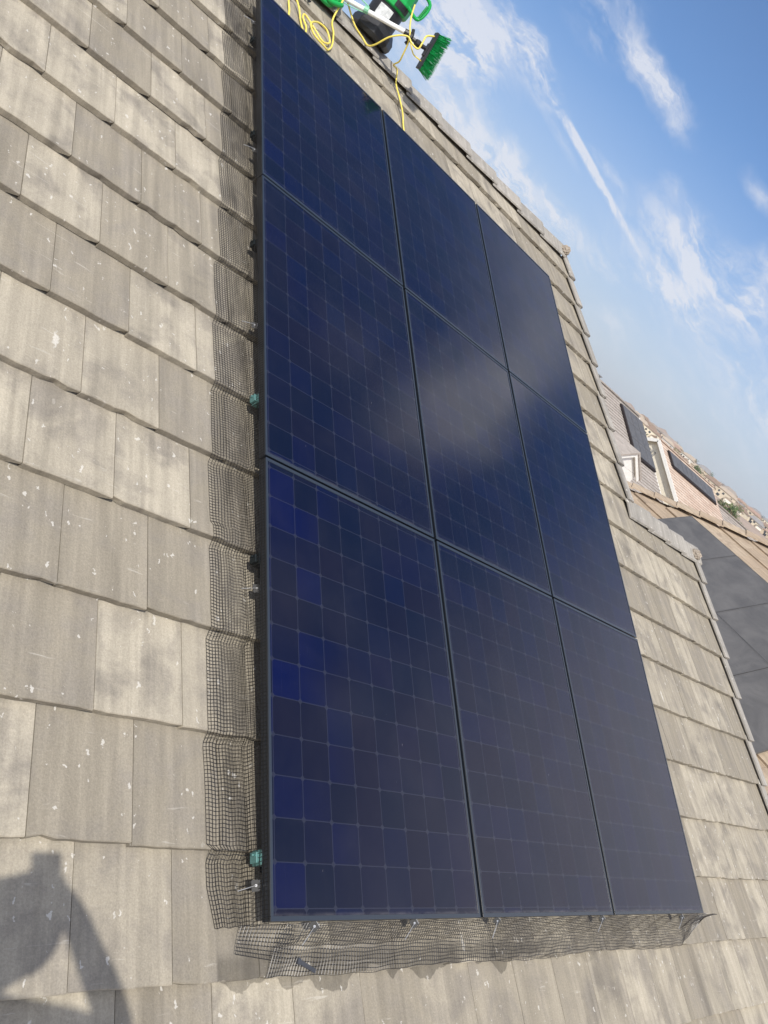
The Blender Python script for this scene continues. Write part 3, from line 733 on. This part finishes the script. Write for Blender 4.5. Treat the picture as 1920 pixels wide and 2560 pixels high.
# hip caps
hd = (TP(hB, smax, 0)-TP(hA, low, 0)); HL = hd.length; hd.normalize()
hx = hd; hy = Vector((0, 0, 1)).cross(hx).normalized(); hz = hx.cross(hy)
ncap = int(HL/.40)
for i in range(ncap):
    m_ = cap_mesh(.43, .17, .022, -.022, R_(20)); m_.c = [random.random()]*len(m_.c)
    p = TP(hA, low, 0)+hd*(.40*i)+hz*(.000)
    Mx = Matrix(((hx.x, hy.x, hz.x, p.x), (hx.y, hy.y, hz.y, p.y), (hx.z, hy.z, hz.z, p.z), (0, 0, 0, 1)))
    if not (4 < i < 40 and -1.4 < (p-TAN).y < 4): pass
    m_.v = [tuple(Mx @ Vector(q)) for q in m_.v]
    m_.build('hip_tile', M_tan, tanh)
def flat_panel(A, X, Y, Nn, T=.04):    # corner, edge vectors, normal
    root = empty('solar_panel', A)
    f = MB(); g = MB(); a = .018
    xl, yl = X.length, Y.length; xn, yn = X.normalized(), Y.normalized()
    M = Matrix(((xn.x, yn.x, Nn.x, A.x), (xn.y, yn.y, Nn.y, A.y), (xn.z, yn.z, Nn.z, A.z), (0, 0, 0, 1)))
    for (x0, y0, x1, y1) in ((0, 0, xl, a), (0, yl-a, xl, yl), (0, a, a, yl-a), (xl-a, a, xl, yl-a)): f.box((x0, y0, -T), (x1, y1, 0), M)
    g.box((a, a, -.01), (xl-a, yl-a, -.002), M)
    f.build('frame', M_ffar, root); g.build('cell_sheet', M_cellfar, root)
    return root
hvec, svec, nvec = MT.to_3x3() @ Vector((1, 0, 0)), MT.to_3x3() @ Vector((0, 1, 0)), MT.to_3x3() @ Vector((0, 0, 1))
ordn = ['far end', 'second from the far end', 'third from the far end', 'near end']
for r in range(2):
    for c in range(4):
        A = MT @ Vector((-(c+1)*1.048, -(r+1)*1.575+.012, .045))
        p = flat_panel(A, hvec*1.038, svec*(1.568), nvec)
        tag(p, f'grey looking panel on the tan roof, {"upper" if r == 0 else "lower"} row, {ordn[c]}', 'solar panel', 'solar panels on the tan neighbour roof')
tv = MT @ Vector((-3.6, 1.15, -.05)); m_ = MB(); m_.bar(tv, tv+Vector((0, 0, .22)), .08, .08); 
tag(m_.build('roof_vent', M_white, None), 'small pale vent pipe on the tan roof near the right edge of the photo', 'vent')

# ------------------------------------------------------------------ street of houses beyond
MX = Matrix(((1, 0, 0, 0), (0, CP, -SP, 0), (0, SP, CP, 0), (0, 0, 0, 1)))
def strip_roof(name, mt, P, x0, x1, s_low, s_top, root, ext_dir=1):
    """courses as stepped slabs; P = reference point in world, local (x along ridge, s up slope)"""
    mb = MB(); s = s_low
    while s < s_top-.05:
        L = min(.44, s_top-s); x = x0
        while x < x1-.01:
            e = min(x+random.choice((1.2, 1.5, 1.8, 2.4)), x1)
            q = [(x, s, -.03), (e, s, -.03), (e, s+L, -.085), (x, s+L, -.085), (x, s, .025), (e, s, .025), (e, s+L, -.035), (x, s+L, -.035)]
            mb.hexa([P+MX.to_3x3() @ Vector(k) for k in q], random.random())
            x = e
        s += .36
    return mb.build(name, mt, root)
def far_house(label, mt, P, x0, x1, s_low, s_top, wallm):
    root = empty('house', (P.x, P.y, -6.5), label=label, cat='house')
    strip_roof('roof', mt, P, x0, x1, s_low, s_top, root)
    M3 = MX.to_3x3()
    rp = P+M3 @ Vector((0, s_top, 0)); lp = P+M3 @ Vector((0, s_low, 0)); half = rp.y-lp.y
    mb = MB()
    # back slope
    mb.hexa([(P.x+x0, rp.y, rp.z-.2), (P.x+x1, rp.y, rp.z-.2), (P.x+x1, rp.y+half, lp.z-.2), (P.x+x0, rp.y+half, lp.z-.2), (P.x+x0, rp.y, rp.z), (P.x+x1, rp.y, rp.z), (P.x+x1, rp.y+half, lp.z), (P.x+x0, rp.y+half, lp.z)], .5)
    mb.bar((P.x+x0, rp.y, rp.z+.05), (P.x+x1, rp.y, rp.z+.05), .36, .10)
    mb.build('roof_back', mt, root)
    wx0, wx1 = P.x+x0+.32, P.x+x1-.32
    y0, y1 = lp.y+.5, rp.y+half-.5; zt = lp.z+.5*math.tan(PITCH)-.12
    mb = MB(); mb.box((wx0, y0, -6.5), (wx1, y1, zt))
    mb.add([(x, *q) for x in (wx0, wx1) for q in ((y0, zt), (rp.y, rp.z-.22), (y1, zt))], [(0, 2, 1), (3, 4, 5), (0, 1, 4, 3), (1, 2, 5, 4)])
    mb.build('wall', wallm, root)
    return root, rp, lp, half
def bargeboard(root, x, rp, lp, half):
    mb = MB()
    for sg in (-1, 1):
        a = Vector((x, rp.y, rp.z-.16)); b = Vector((x, rp.y+sg*half, lp.z-.16)); mb.bar(a, b, .09, .30, (0, 0, 1))
    mb.build('bargeboard', M_white, root)
PB = Vector((53.563, 41.756, 3.316)); M3 = MX.to_3x3()
rootB, rp, lp, half = far_house('distant house with grey striped roof and large panel array, left of the cream gable', M_grey_t, PB, -12, 3.75, -9.5, .78, M_stucco)
bargeboard(rootB, PB.x+3.76, rp, lp, half)
num = ['first', 'second', 'third']
for c in range(3):
    for r in range(3):
        if c == 0 and r == 2: pass
        A = PB+M3 @ Vector((c*1.2, -(r+1)*1.58+.02, .20))
        p = flat_panel(A, Vector((1.17, 0, 0)), M3 @ Vector((0, 1.56, 0)), M3 @ Vector((0, 0, 1)), .14)
        tag(p, f'grey panel on the distant striped roof, {num[r]} row down, {num[c]} from the left', 'solar panel', 'solar panels on the distant grey roof')
mb = MB()
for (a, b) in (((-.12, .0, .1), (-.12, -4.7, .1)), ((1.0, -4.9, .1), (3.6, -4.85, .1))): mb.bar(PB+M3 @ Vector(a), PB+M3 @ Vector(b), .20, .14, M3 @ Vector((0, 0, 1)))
mb.build('panel_edge_shade', noisy('dark_edge_shade', (.02, .014, .014), .8), rootB)  # dark bars stand in for the shaded gap along the array edges
mb = MB()
for i, (x, s, hh) in enumerate(((-5.2, .75, .3), (-3.6, .75, .2))):
    v_ = MB(); q = PB+M3 @ Vector((x, s, .05)); v_.bar(q, q+Vector((0, 0, hh)), .16, .16); v_.bar(q+Vector((0, 0, hh)), q+Vector((0, 0, hh+.08)), .3, .3)
    v_.build('roof_vent', noisy('vent_metal', (.2, .2, .2), .6), rootB)
# white cross gable in front of it
WG = Vector((45.85, 32.02, 1.50))
root = empty('gable_wing', (WG.x-1.8, WG.y+2, -6.5), label='small white gabled wing with dark roof edge peeking above the ridge tiles', cat='building wing')
mb = MB()
hw, dp = 2.15, 1.25
mb.box((WG.x-hw+.3, WG.y+.14, -6.5), (WG.x+hw-.3, WG.y+6, WG.z-dp-.1))
mb.add([(WG.x-hw+.3, y, WG.z-dp-.09) for y in (WG.y+.14, WG.y+6)]+[(WG.x, y, WG.z-.32) for y in (WG.y+.14, WG.y+6)]+[(WG.x+hw-.3, y, WG.z-dp-.09) for y in (WG.y+.14, WG.y+6)], [(0, 4, 2), (1, 3, 5), (0, 2, 3, 1), (2, 4, 5, 3)])
mb.build('wall', M_white, root)
mb = MB()
for sg in (-1, 1): mb.bar((WG.x, WG.y-.02, WG.z-.26), (WG.x+sg*hw, WG.y-.02, WG.z-dp-.26), .10, .26, (0, 1, 0)) if False else mb.hexa([(WG.x, WG.y-.08, WG.z-.42), (WG.x+sg*hw, WG.y-.08, WG.z-dp-.42), (WG.x+sg*hw, WG.y+.02, WG.z-dp-.42), (WG.x, WG.y+.02, WG.z-.42), (WG.x, WG.y-.08, WG.z-.14), (WG.x+sg*hw, WG.y-.08, WG.z-dp-.14), (WG.x+sg*hw, WG.y+.02, WG.z-dp-.14), (WG.x, WG.y+.02, WG.z-.14)])
mb.build('bargeboard', M_white, root)
mb = MB()
for sg in (-1, 1): mb.hexa([(WG.x, WG.y-.15, WG.z-.138), (WG.x+sg*(hw+.1), WG.y-.15, WG.z-dp-.20), (WG.x+sg*(hw+.1), WG.y+7, WG.z-dp-.20), (WG.x, WG.y+7, WG.z-.138), (WG.x, WG.y-.15, WG.z+.02), (WG.x+sg*(hw+.1), WG.y-.15, WG.z-dp-.02), (WG.x+sg*(hw+.1), WG.y+7, WG.z-dp-.02), (WG.x, WG.y+7, WG.z+.02)])
mb.build('roof', M_grey_t, root)
mb = MB()
for k in range(5): mb.bar((WG.x-hw+.5+.1*k, WG.y+.11-.002*k, WG.z-dp+.1-.35*k), (WG.x+hw-.6, WG.y+.11-.002*k, WG.z-dp-.9-.35*k), .02, .03, (0, 1, 0))
mb.build('lattice', M_stucco, root)
# pink roof house with cream gable wall
ORD9 = ['first', 'second', 'third', 'fourth', 'fifth', 'sixth', 'seventh', 'eighth', 'ninth']
PC = Vector((63.301, 41.895, 3.079))
rootC, rp, lp, half = far_house('distant house with salmon pink tile roof and cream gable wall', M_pink_t, PC, -1.2, 10.9, -9.0, .78, M_stucco)
bargeboard(rootC, PC.x-1.22, rp, lp, half)
mb = MB()
for k in range(4): mb.box((PC.x-.93, rp.y-.5+.32*k, rp.z-2.0), (PC.x-.885, rp.y-.30+.32*k, rp.z-1.1))
mb.build('gable_vent', noisy('vent_grey', (.32, .31, .28), .8), rootC)
for c in range(9):
    A = PC+M3 @ Vector((c*1.09, -1.58, .20))
    p = flat_panel(A, Vector((1.06, 0, 0)), M3 @ Vector((0, 1.56, 0)), M3 @ Vector((0, 0, 1)), .14)
    tag(p, f'grey panel in the row on the pink roof, {ORD9[c]} from its left end', 'solar panel', 'solar panels on the pink roof')
mb = MB()
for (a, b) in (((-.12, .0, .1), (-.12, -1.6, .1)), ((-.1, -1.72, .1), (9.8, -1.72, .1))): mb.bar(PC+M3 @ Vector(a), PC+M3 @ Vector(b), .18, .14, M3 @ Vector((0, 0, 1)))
mb.build('panel_edge_shade', bpy.data.materials['dark_edge_shade'], rootC)  # solid dark bars drawn for the shade at the edges of the row
PD = Vector((75.2, 41.9, 2.25))
rootD, rp, lp, half = far_house('long low grey striped roof house right of the pink one', M_grey_t, PD, 0, 16, -8.0, .5, M_stucco)

# ------------------------------------------------------------------ terrain and far hillside
def ground_z(x, y):
    r = math.hypot(x-CAM.x, y-CAM.y); a = math.degrees(math.atan2(y-CAM.y, x-CAM.x))
    crest = 1.70+.13*math.sin(a*.55+1.3)+.07*math.sin(a*1.7)+.04*math.sin(a*3.9)
    def lerp(t): t = min(max(t, 0), 1); return t*t*(3-2*t)
    if r < 110: return -6.5
    e0 = math.degrees(math.atan2(-8.2, 110))
    kn = [(110, -8.16), (350, -2.0), (700, math.tan(R_(.86))*700), (1150, math.tan(R_(1.40))*1150), (1700, math.tan(R_(crest))*1700), (2300, math.tan(R_(crest))*1700-30), (3000, -20)]
    for (r0, z0), (r1, z1) in zip(kn, kn[1:]):
        if r <= r1: return CAM.z+z0+(z1-z0)*(r-r0)/(r1-r0)+ (0 if r < 1200 else 3*math.sin(a*5+r*.01))
    return -18
def ground_mesh():
    rs = [0, 20, 50, 80, 110, 150, 200, 260, 350, 450, 560, 700, 800, 900, 1000, 1150, 1250, 1350, 1450, 1550, 1620, 1700, 1780, 1900, 2100, 2300, 3000]
    az = []; a = 0
    while a < 360: az.append(a); a += .35 if 20 < a < 46 else 4
    vs = []; fs = []; n = len(az)
    for r in rs:
        for a in az:
            x = CAM.x+r*math.cos(R_(a)); y = CAM.y+r*math.sin(R_(a)); vs.append((x, y, ground_z(x, y)))
    for i in range(len(rs)-1):
        for j in range(n): k = (j+1) % n; fs.append((i*n+j, i*n+k, (i+1)*n+k, (i+1)*n+j) if i else (j, n+k, n+j)) if not i else fs.append((i*n+j, i*n+k, (i+1)*n+k, (i+1)*n+j))
    mb = MB(); mb.add(vs, fs); 
    m, t, b = mat('dry_hillside', (.4, .33, .25), .95, 0, .1)
    o = t.node('ShaderNodeTexCoord').outputs['Object']
    c = t.mix(t.mapr(t.noise(o, .010, 6, .6), .35, .65), (.43, .34, .27), (.37, .295, .235))
    c = t.mix(t.mapr(t.noise(o, .05, 5, .65), .55, .7, 0, .6), c, (.19, .18, .11))
    t.set(b.inputs['Base Color'], c)
    o = mb.build('ground', m, None, smooth=True); tag(o, kind='structure')
ground_mesh()
WALLC = [('cream', (.66, .60, .46)), ('white', (.74, .72, .64)), ('tan', (.50, .42, .30)), ('pale grey', (.50, .49, .45)), ('beige', (.58, .51, .39))]
ROOFC = [('brown', (.26, .19, .14)), ('grey', (.27, .26, .25)), ('rust', (.36, .25, .19)), ('sand coloured', (.42, .35, .27)), ('grey brown', (.31, .27, .23))]
MWALL = {n: noisy('wall_'+n.replace(' ', '_'), c, .9, .08, .5) for n, c in WALLC}; MROOF = {n: noisy('roof_'+n.replace(' ', '_'), c, .9, .15, .6) for n, c in ROOFC}
def polar(az, r): return Vector((CAM.x+r*math.cos(R_(az)), CAM.y+r*math.sin(R_(az)), 0))
ORD = ['first', 'second', 'third', 'fourth', 'fifth', 'sixth', 'seventh', 'eighth', 'ninth', 'tenth', 'eleventh', 'twelfth', 'thirteenth', 'fourteenth', 'fifteenth', 'sixteenth']
random.seed(21)
def hill_house(p, rot, wname, rname, wd, dp, ht, label):
    root = empty('house', p, (0, 0, rot), label=label, cat='house', group='houses on the far hillside')
    M = Matrix.Translation(p) @ Matrix.Rotation(rot, 4, 'Z')
    a = MB(); a.box((-wd/2, -dp/2, -1.5), (wd/2, dp/2, ht), M); gx = wd*.28; a.box((gx-wd*.2, -dp/2-2.5, -1.5), (gx+wd*.2, -dp/2+.5, ht*.55), M); a.build('wall', MWALL[wname], root)
    rf = MB(); o = .6; rh = dp*.26; hl = wd*.22
    v = [(-wd/2-o, -dp/2-o, ht), (wd/2+o, -dp/2-o, ht), (wd/2+o, dp/2+o, ht), (-wd/2-o, dp/2+o, ht), (-wd/2+hl, 0, ht+rh), (wd/2-hl, 0, ht+rh)]
    rf.add([M @ Vector(q) for q in v], [(0, 1, 5, 4), (1, 2, 5), (2, 3, 4, 5), (3, 0, 4), (3, 2, 1, 0)])
    g0, g1 = gx-wd*.2-.5, gx+wd*.2+.5; hz_ = ht*.55
    v = [(g0, -dp/2-3, hz_), (g1, -dp/2-3, hz_), (g1, -dp/2+.02, hz_), (g0, -dp/2+.02, hz_), ((g0+g1)/2, -dp/2-3, hz_+1.5), ((g0+g1)/2, -dp/2+.02, hz_+1.5)]
    rf.add([M @ Vector(q) for q in v], [(0, 1, 4), (1, 2, 5, 4), (2, 3, 5), (3, 0, 4, 5), (3, 2, 1, 0)])
    rf.build('roof', MROOF[rname], root)
    for (x, z, w_, h_) in ((-wd*.33, ht*.68, 1.6, 1.5), (-wd*.10, ht*.68, 1.8, 1.5), (wd*.30, ht*.74, 1.6, 1.3), (-wd*.26, ht*.22, 2.6, 1.9)):
        b = MB(); b.box((x-w_/2, -dp/2-.08, z-h_/2), (x+w_/2, -dp/2-.01, z+h_/2), M); b.build('window', M_dglass, root)
    b = MB(); b.box((gx-wd*.15, -dp/2-2.58, -.2), (gx+wd*.15, -dp/2-2.51, ht*.42), M); b.build('garage_door', MWALL['white'] if wname != 'white' else MWALL['tan'], root)
rown = ['lowest', 'middle', 'top']
for ri, (r, a0, a1, n) in enumerate(((740, 24.6, 36.8, 10), (880, 24.2, 37.0, 12), (1030, 24.4, 36.6, 12))):
    for i in range(n):
        a = a1+(a0-a1)*(i+.5)/n+random.uniform(-.12, .12); rr = r+random.uniform(-35, 35)
        p = polar(a, rr); p.z = ground_z(p.x, p.y)
        wn_, rn_ = random.choice(WALLC)[0], random.choice(ROOFC)[0]
        lab = f'tiny {wn_} house, {rn_} roof, {ORD[i]} from left in {rown[ri]} hillside row'
        hill_house(p, R_(a)-math.pi/2+random.uniform(-.5, .5), wn_, rn_, random.uniform(13, 19), random.uniform(9, 12), random.choice((3.6, 6.2, 6.6, 7.0)), lab)
# trees
def leaf_mat(name, c1, c2):
    m, t, b = mat(name, c1, .7, 0, .3)
    tint = t.node('ShaderNodeAttribute', attribute_name='tint').outputs['Fac']
    t.set(b.inputs['Base Color'], t.mix(tint, c1, c2)); return m
LM = {'green': leaf_mat('leaf_green', (.05, .09, .03), (.13, .17, .06)), 'olive': leaf_mat('leaf_olive', (.09, .10, .045), (.19, .18, .09)), 'brownish': leaf_mat('leaf_rust', (.14, .09, .05), (.24, .17, .10)), 'dark': leaf_mat('leaf_dark', (.035, .055, .04), (.075, .10, .07))}
M_bark = noisy('bark', (.12, .09, .065), .9, .3, 3)
def tree(p, h, wd, kind, label, conif=False, n=520):
    root = empty('tree', p, label=label, cat='tree', group='trees in front of the far hillside')
    t = MB(); t.tube([p, p+Vector((0, 0, h*.4)), p+Vector((.02*h, 0, h*.8))], [h*.03, h*.02, h*.006], 6)
    for k in range(4):
        a = k*1.7; t.tube([p+Vector((0, 0, h*(.3+.1*k))), p+Vector((math.cos(a)*wd*.3, math.sin(a)*wd*.3, h*(.5+.1*k)))], [h*.012, h*.004], 5)
    t.build('trunk', M_bark, root)
    c = MB(); ls = h*.05
    cl = [(Vector((random.gauss(0, wd*.22), random.gauss(0, wd*.22), h*random.uniform(.35, .9))), wd*random.uniform(.14, .26), random.random()) for _ in range(12)]
    for i in range(n):
        if conif:
            z = random.random()**1.3; rad = wd*.5*(1-z)**.8*random.uniform(.5, 1); a = random.uniform(0, 6.28); q = Vector((math.cos(a)*rad, math.sin(a)*rad, h*(.08+.92*z))); tn = random.random()
        else:
            cc, cr, tn = random.choice(cl); d = Vector((random.gauss(0, 1), random.gauss(0, 1), random.gauss(0, .8))); q = cc+d.normalized()*cr*random.uniform(.5, 1.05); tn = tn*.6+random.random()*.4
        e1 = Vector((random.gauss(0, 1), random.gauss(0, 1), random.gauss(0, 1))).normalized(); e2 = e1.orthogonal().normalized(); l = ls*random.uniform(.6, 1.3)
        q = q+p; c.add([q-e1*l, q+e2*l*.5, q+e1*l, q-e2*l*.5], [(0, 1, 2, 3)], tn)
    c.build('crown', LM[kind], root)
TR = [(35.72, 210, 9.5, 8, 'green', 0, 'bushy green tree between the grey roof and the cream gable', 1.5), (35.42, 195, 9.0, 2.6, 'dark', 1, 'slim pointed cypress beside the bushy green tree', 0), (36.1, 240, 9.5, 2.2, 'dark', 1, 'small pointed conifer just above the grey roof ridge', 0), (35.0, 200, 7.2, 6, 'brownish', 0, 'rust toned bush above the cream gable apex', 0),
      (29.1, 330, 8, 8, 'olive', 0, 'olive tree at the right end of the pink roof', 0), (28.6, 300, 9, 9, 'green', 0, 'round green tree right of the pink roof', 0), (28.1, 310, 7.5, 10, 'brownish', 0, 'rusty brown tree right of the round green one', 0), (27.3, 290, 6, 9, 'olive', 0, 'low olive tree over the long grey roof', 0),
      (26.7, 280, 5.5, 10, 'green', 0, 'low green tree near the right edge above the tan hip', 0), (26.2, 300, 5, 7, 'olive', 0, 'small olive tree nearest the right edge of the photo', 0), (27.8, 420, 9, 9, 'green', 0, 'green tree behind the rusty one', 0), (31.2, 640, 9, 11, 'green', 0, 'green tree just above the pink roof beside the lowest hillside houses', 0), (33.0, 640, 8, 9, 'olive', 0, 'olive tree above the left part of the pink roof', 0)]
for (a, r, h, wd, kd, cf, lab, dz) in TR:
    p = polar(a, r); p.z = ground_z(p.x, p.y)
    tree(p, h*1.05, wd, kd, lab, bool(cf), 700)
random.seed(5); q_ = 0
for ri, r in enumerate((840, 1020, 1220)):
    for i in range(9):
        a = 36.5-(i+.5)*12/9+random.uniform(-.4, .4); p = polar(a, r+random.uniform(-60, 60)); p.z = ground_z(p.x, p.y)
        kd = random.choice(('green', 'olive', 'dark', 'brownish'))
        nm = {'dark': 'dark green', 'green': 'green', 'olive': 'olive', 'brownish': 'rust toned'}[kd]
        tree(p, random.uniform(6, 11), random.uniform(6, 10), kd, f'tiny {nm} tree, {ORD[i]} from left behind {["lowest", "second", "top"][ri]} row of hillside houses', False, 160)

# ------------------------------------------------------------------ photographer (behind the camera, casts the shadow at lower left)
def skin_mesh(name, V, E, Rr, m, parent=None):
    me = bpy.data.meshes.new(name); me.from_pydata([tuple(v) for v in V], E, []); me.update()
    o = bpy.data.objects.new(name, me); COL.objects.link(o); me.materials.append(m)
    md = o.modifiers.new('skin', 'SKIN'); md.use_smooth_shade = True
    for i, sv in enumerate(me.skin_vertices[0].data): sv.radius = (Rr[i], Rr[i]); sv.use_root = (i == 0)
    s_ = o.modifiers.new('sub', 'SUBSURF'); s_.levels = 2; s_.render_levels = 2
    if parent: kid(o, parent)
    return o
fwd = Vector((axis.x, axis.y, 0)).normalized(); rt_ = Vector((fwd.y, -fwd.x, 0)); up_ = Vector((0, 0, 1))
def rel(x, y, z): return CAM+Vector((x, y, z))
hips = CAM+Vector((-.36, -.36, -.80))
HEAD = rel(-.125, -.165, -.055)
neck = HEAD+Vector((-.045, -.045, -.17)); chest = neck+Vector((-.05, -.05, -.20)); 
rs = rel(-.05, -.275, -.20); ls_ = neck-rt_*.19+Vector((-.03, -.03, -.075))
re_ = rel(.225, -.385, -.165); le_ = rel(-.27, .06, -.26)
rw = rel(.050, -.100, -.035); lw = rel(-.105, -.025, -.07)
rh = rel(.018, -.065, -.020); lh = rel(-.07, -.035, -.035)
V = [hips, hips.lerp(chest, .5), chest, neck, HEAD+Vector((0, 0, -.08)), HEAD, HEAD+Vector((0, 0, .075)),
     rs, re_, rw, rh, ls_, le_, lw, lh]
E_ = [(0, 1), (1, 2), (2, 3), (3, 4), (4, 5), (5, 6), (2, 7), (7, 8), (8, 9), (9, 10), (2, 11), (11, 12), (12, 13), (13, 14)]
Rr = [.16, .15, .165, .065, .075, .098, .075, .075, .055, .034, .036, .075, .055, .034, .036]
foot_z = -.715+.42
for sg in (1, -1):
    b0 = len(V); hp = hips+rt_*.10*sg+Vector((0, 0, -.06)); kn = hips+rt_*.12*sg+Vector((.0, .0, -.40)); an = Vector((hips.x, hips.y, foot_z-.02))+rt_*.13*sg
    V += [hp, kn, an+Vector((0, 0, .09)), an+fwd*.17+Vector((0, 0, .04))]; Rr += [.10, .07, .05, .045]; E_ += [(0, b0), (b0, b0+1), (b0+1, b0+2), (b0+2, b0+3)]
for (hand, wr, sg) in ((10, 9, 1), (14, 13, -1)):
    hd_ = (V[hand]-V[wr]).normalized()
    for k in range(5):
        b0 = len(V); sp_ = (k-2)*.014; L_ = (.05, .062, .068, .062, .048)[k]
        q1 = V[hand]+hd_*L_*.5-axis*.004+down*sp_; q2 = q1+hd_*L_*.35
        V += [q1, q2]; Rr += [.009, .008]; E_ += [(hand, b0), (b0, b0+1)]
M_cloth = noisy('navy_workwear', (.05, .06, .09), .9, .2, 10)
person = skin_mesh('person', V, E_, Rr, M_cloth)
tag(person, 'photographer raising a phone, seen only as a shadow on the lower left tiles', 'person')
fc = MB(); hc = HEAD
fc.lathe([(.02, -.10), (.07, -.085), (.094, -.02), (.098, .03), (.085, .085), (.04, .115)], hc, n=20); face = fc.build('face', noisy('skin', (.45, .28, .2), .6), person, smooth=True)
for s_, nm in ((1, 'eye'), (-1, 'eye')):
    e = MB(); e.lathe([(.002, -.012), (.012, 0), (.002, .012)], hc+fwd*.092+rt_*.032*s_+Vector((0, 0, .01)), n=10); e.build(nm, M_dglass, person)
e = MB(); e.tube([hc+fwd*.095+Vector((0, 0, .01)), hc+fwd*.122+Vector((0, 0, -.025))], [.008, .014], 8); e.build('nose', bpy.data.materials['skin'], person)
ha = MB(); ha.lathe([(.112, .02), (.112, .06), (.095, .11), (.05, .135)], hc, n=20); ha.tube([hc+fwd*.08+Vector((0, 0, .04)), hc+fwd*.16+Vector((0, 0, .025))], [.07, .05], 10); ha.build('cap', M_cloth, person)
pc = CAM+down*.030-right*.012-axis*.022
ph = MB(); ph.box((-.038, -.075, -.004), (.038, .075, .004), Matrix(((right.x, down.x, axis.x, pc.x), (right.y, down.y, axis.y, pc.y), (right.z, down.z, axis.z, pc.z), (0, 0, 0, 1))))
phn = empty('phone', pc, label='mobile phone held up by the photographer, seen as the square tip of the shadow', cat='phone')
ph.build('phone_body', M_blackp, phn, bevel=.003)
pf = MB(); fx_, fy_ = hips.x, hips.y
for sx in (-.22, .22):
    for sy in (-.2, .2):
        pf.bar((fx_+sx, fy_+sy, W(0, (fy_+sy)/CP, 0).z-.12), (fx_+sx, fy_+sy, foot_z-.03), .035, .035, (0, 1, 0))
stp = empty('step_stool', (fx_, fy_, -.75), label='low work platform on the tiles under the photographer, outside the picture', cat='step stool')
pf.build('legs', M_rail, stp); q = MB(); q.box((fx_-.27, fy_-.25, foot_z-.03), (fx_+.27, fy_+.25, foot_z)); q.build('platform', M_wpole, stp)

# ------------------------------------------------------------------ thin haze in the air of the valley
hm = bpy.data.materials.new('haze_air'); hm.use_nodes = True; ht = NT(hm.node_tree); ht.n.clear()
pv = ht.node('ShaderNodeVolumePrincipled'); pv.inputs['Color'].default_value = (.86, .88, .92, 1); pv.inputs['Density'].default_value = .00013; pv.inputs['Anisotropy'].default_value = .2
ho = ht.node('ShaderNodeOutputMaterial'); ht.l.new(pv.outputs[0], ho.inputs['Volume'])
hb = MB(); hb.box((-3150, -3150, -45), (3150, 3150, 95)); hz_o = hb.build('haze', hm, None); tag(hz_o, kind='stuff')
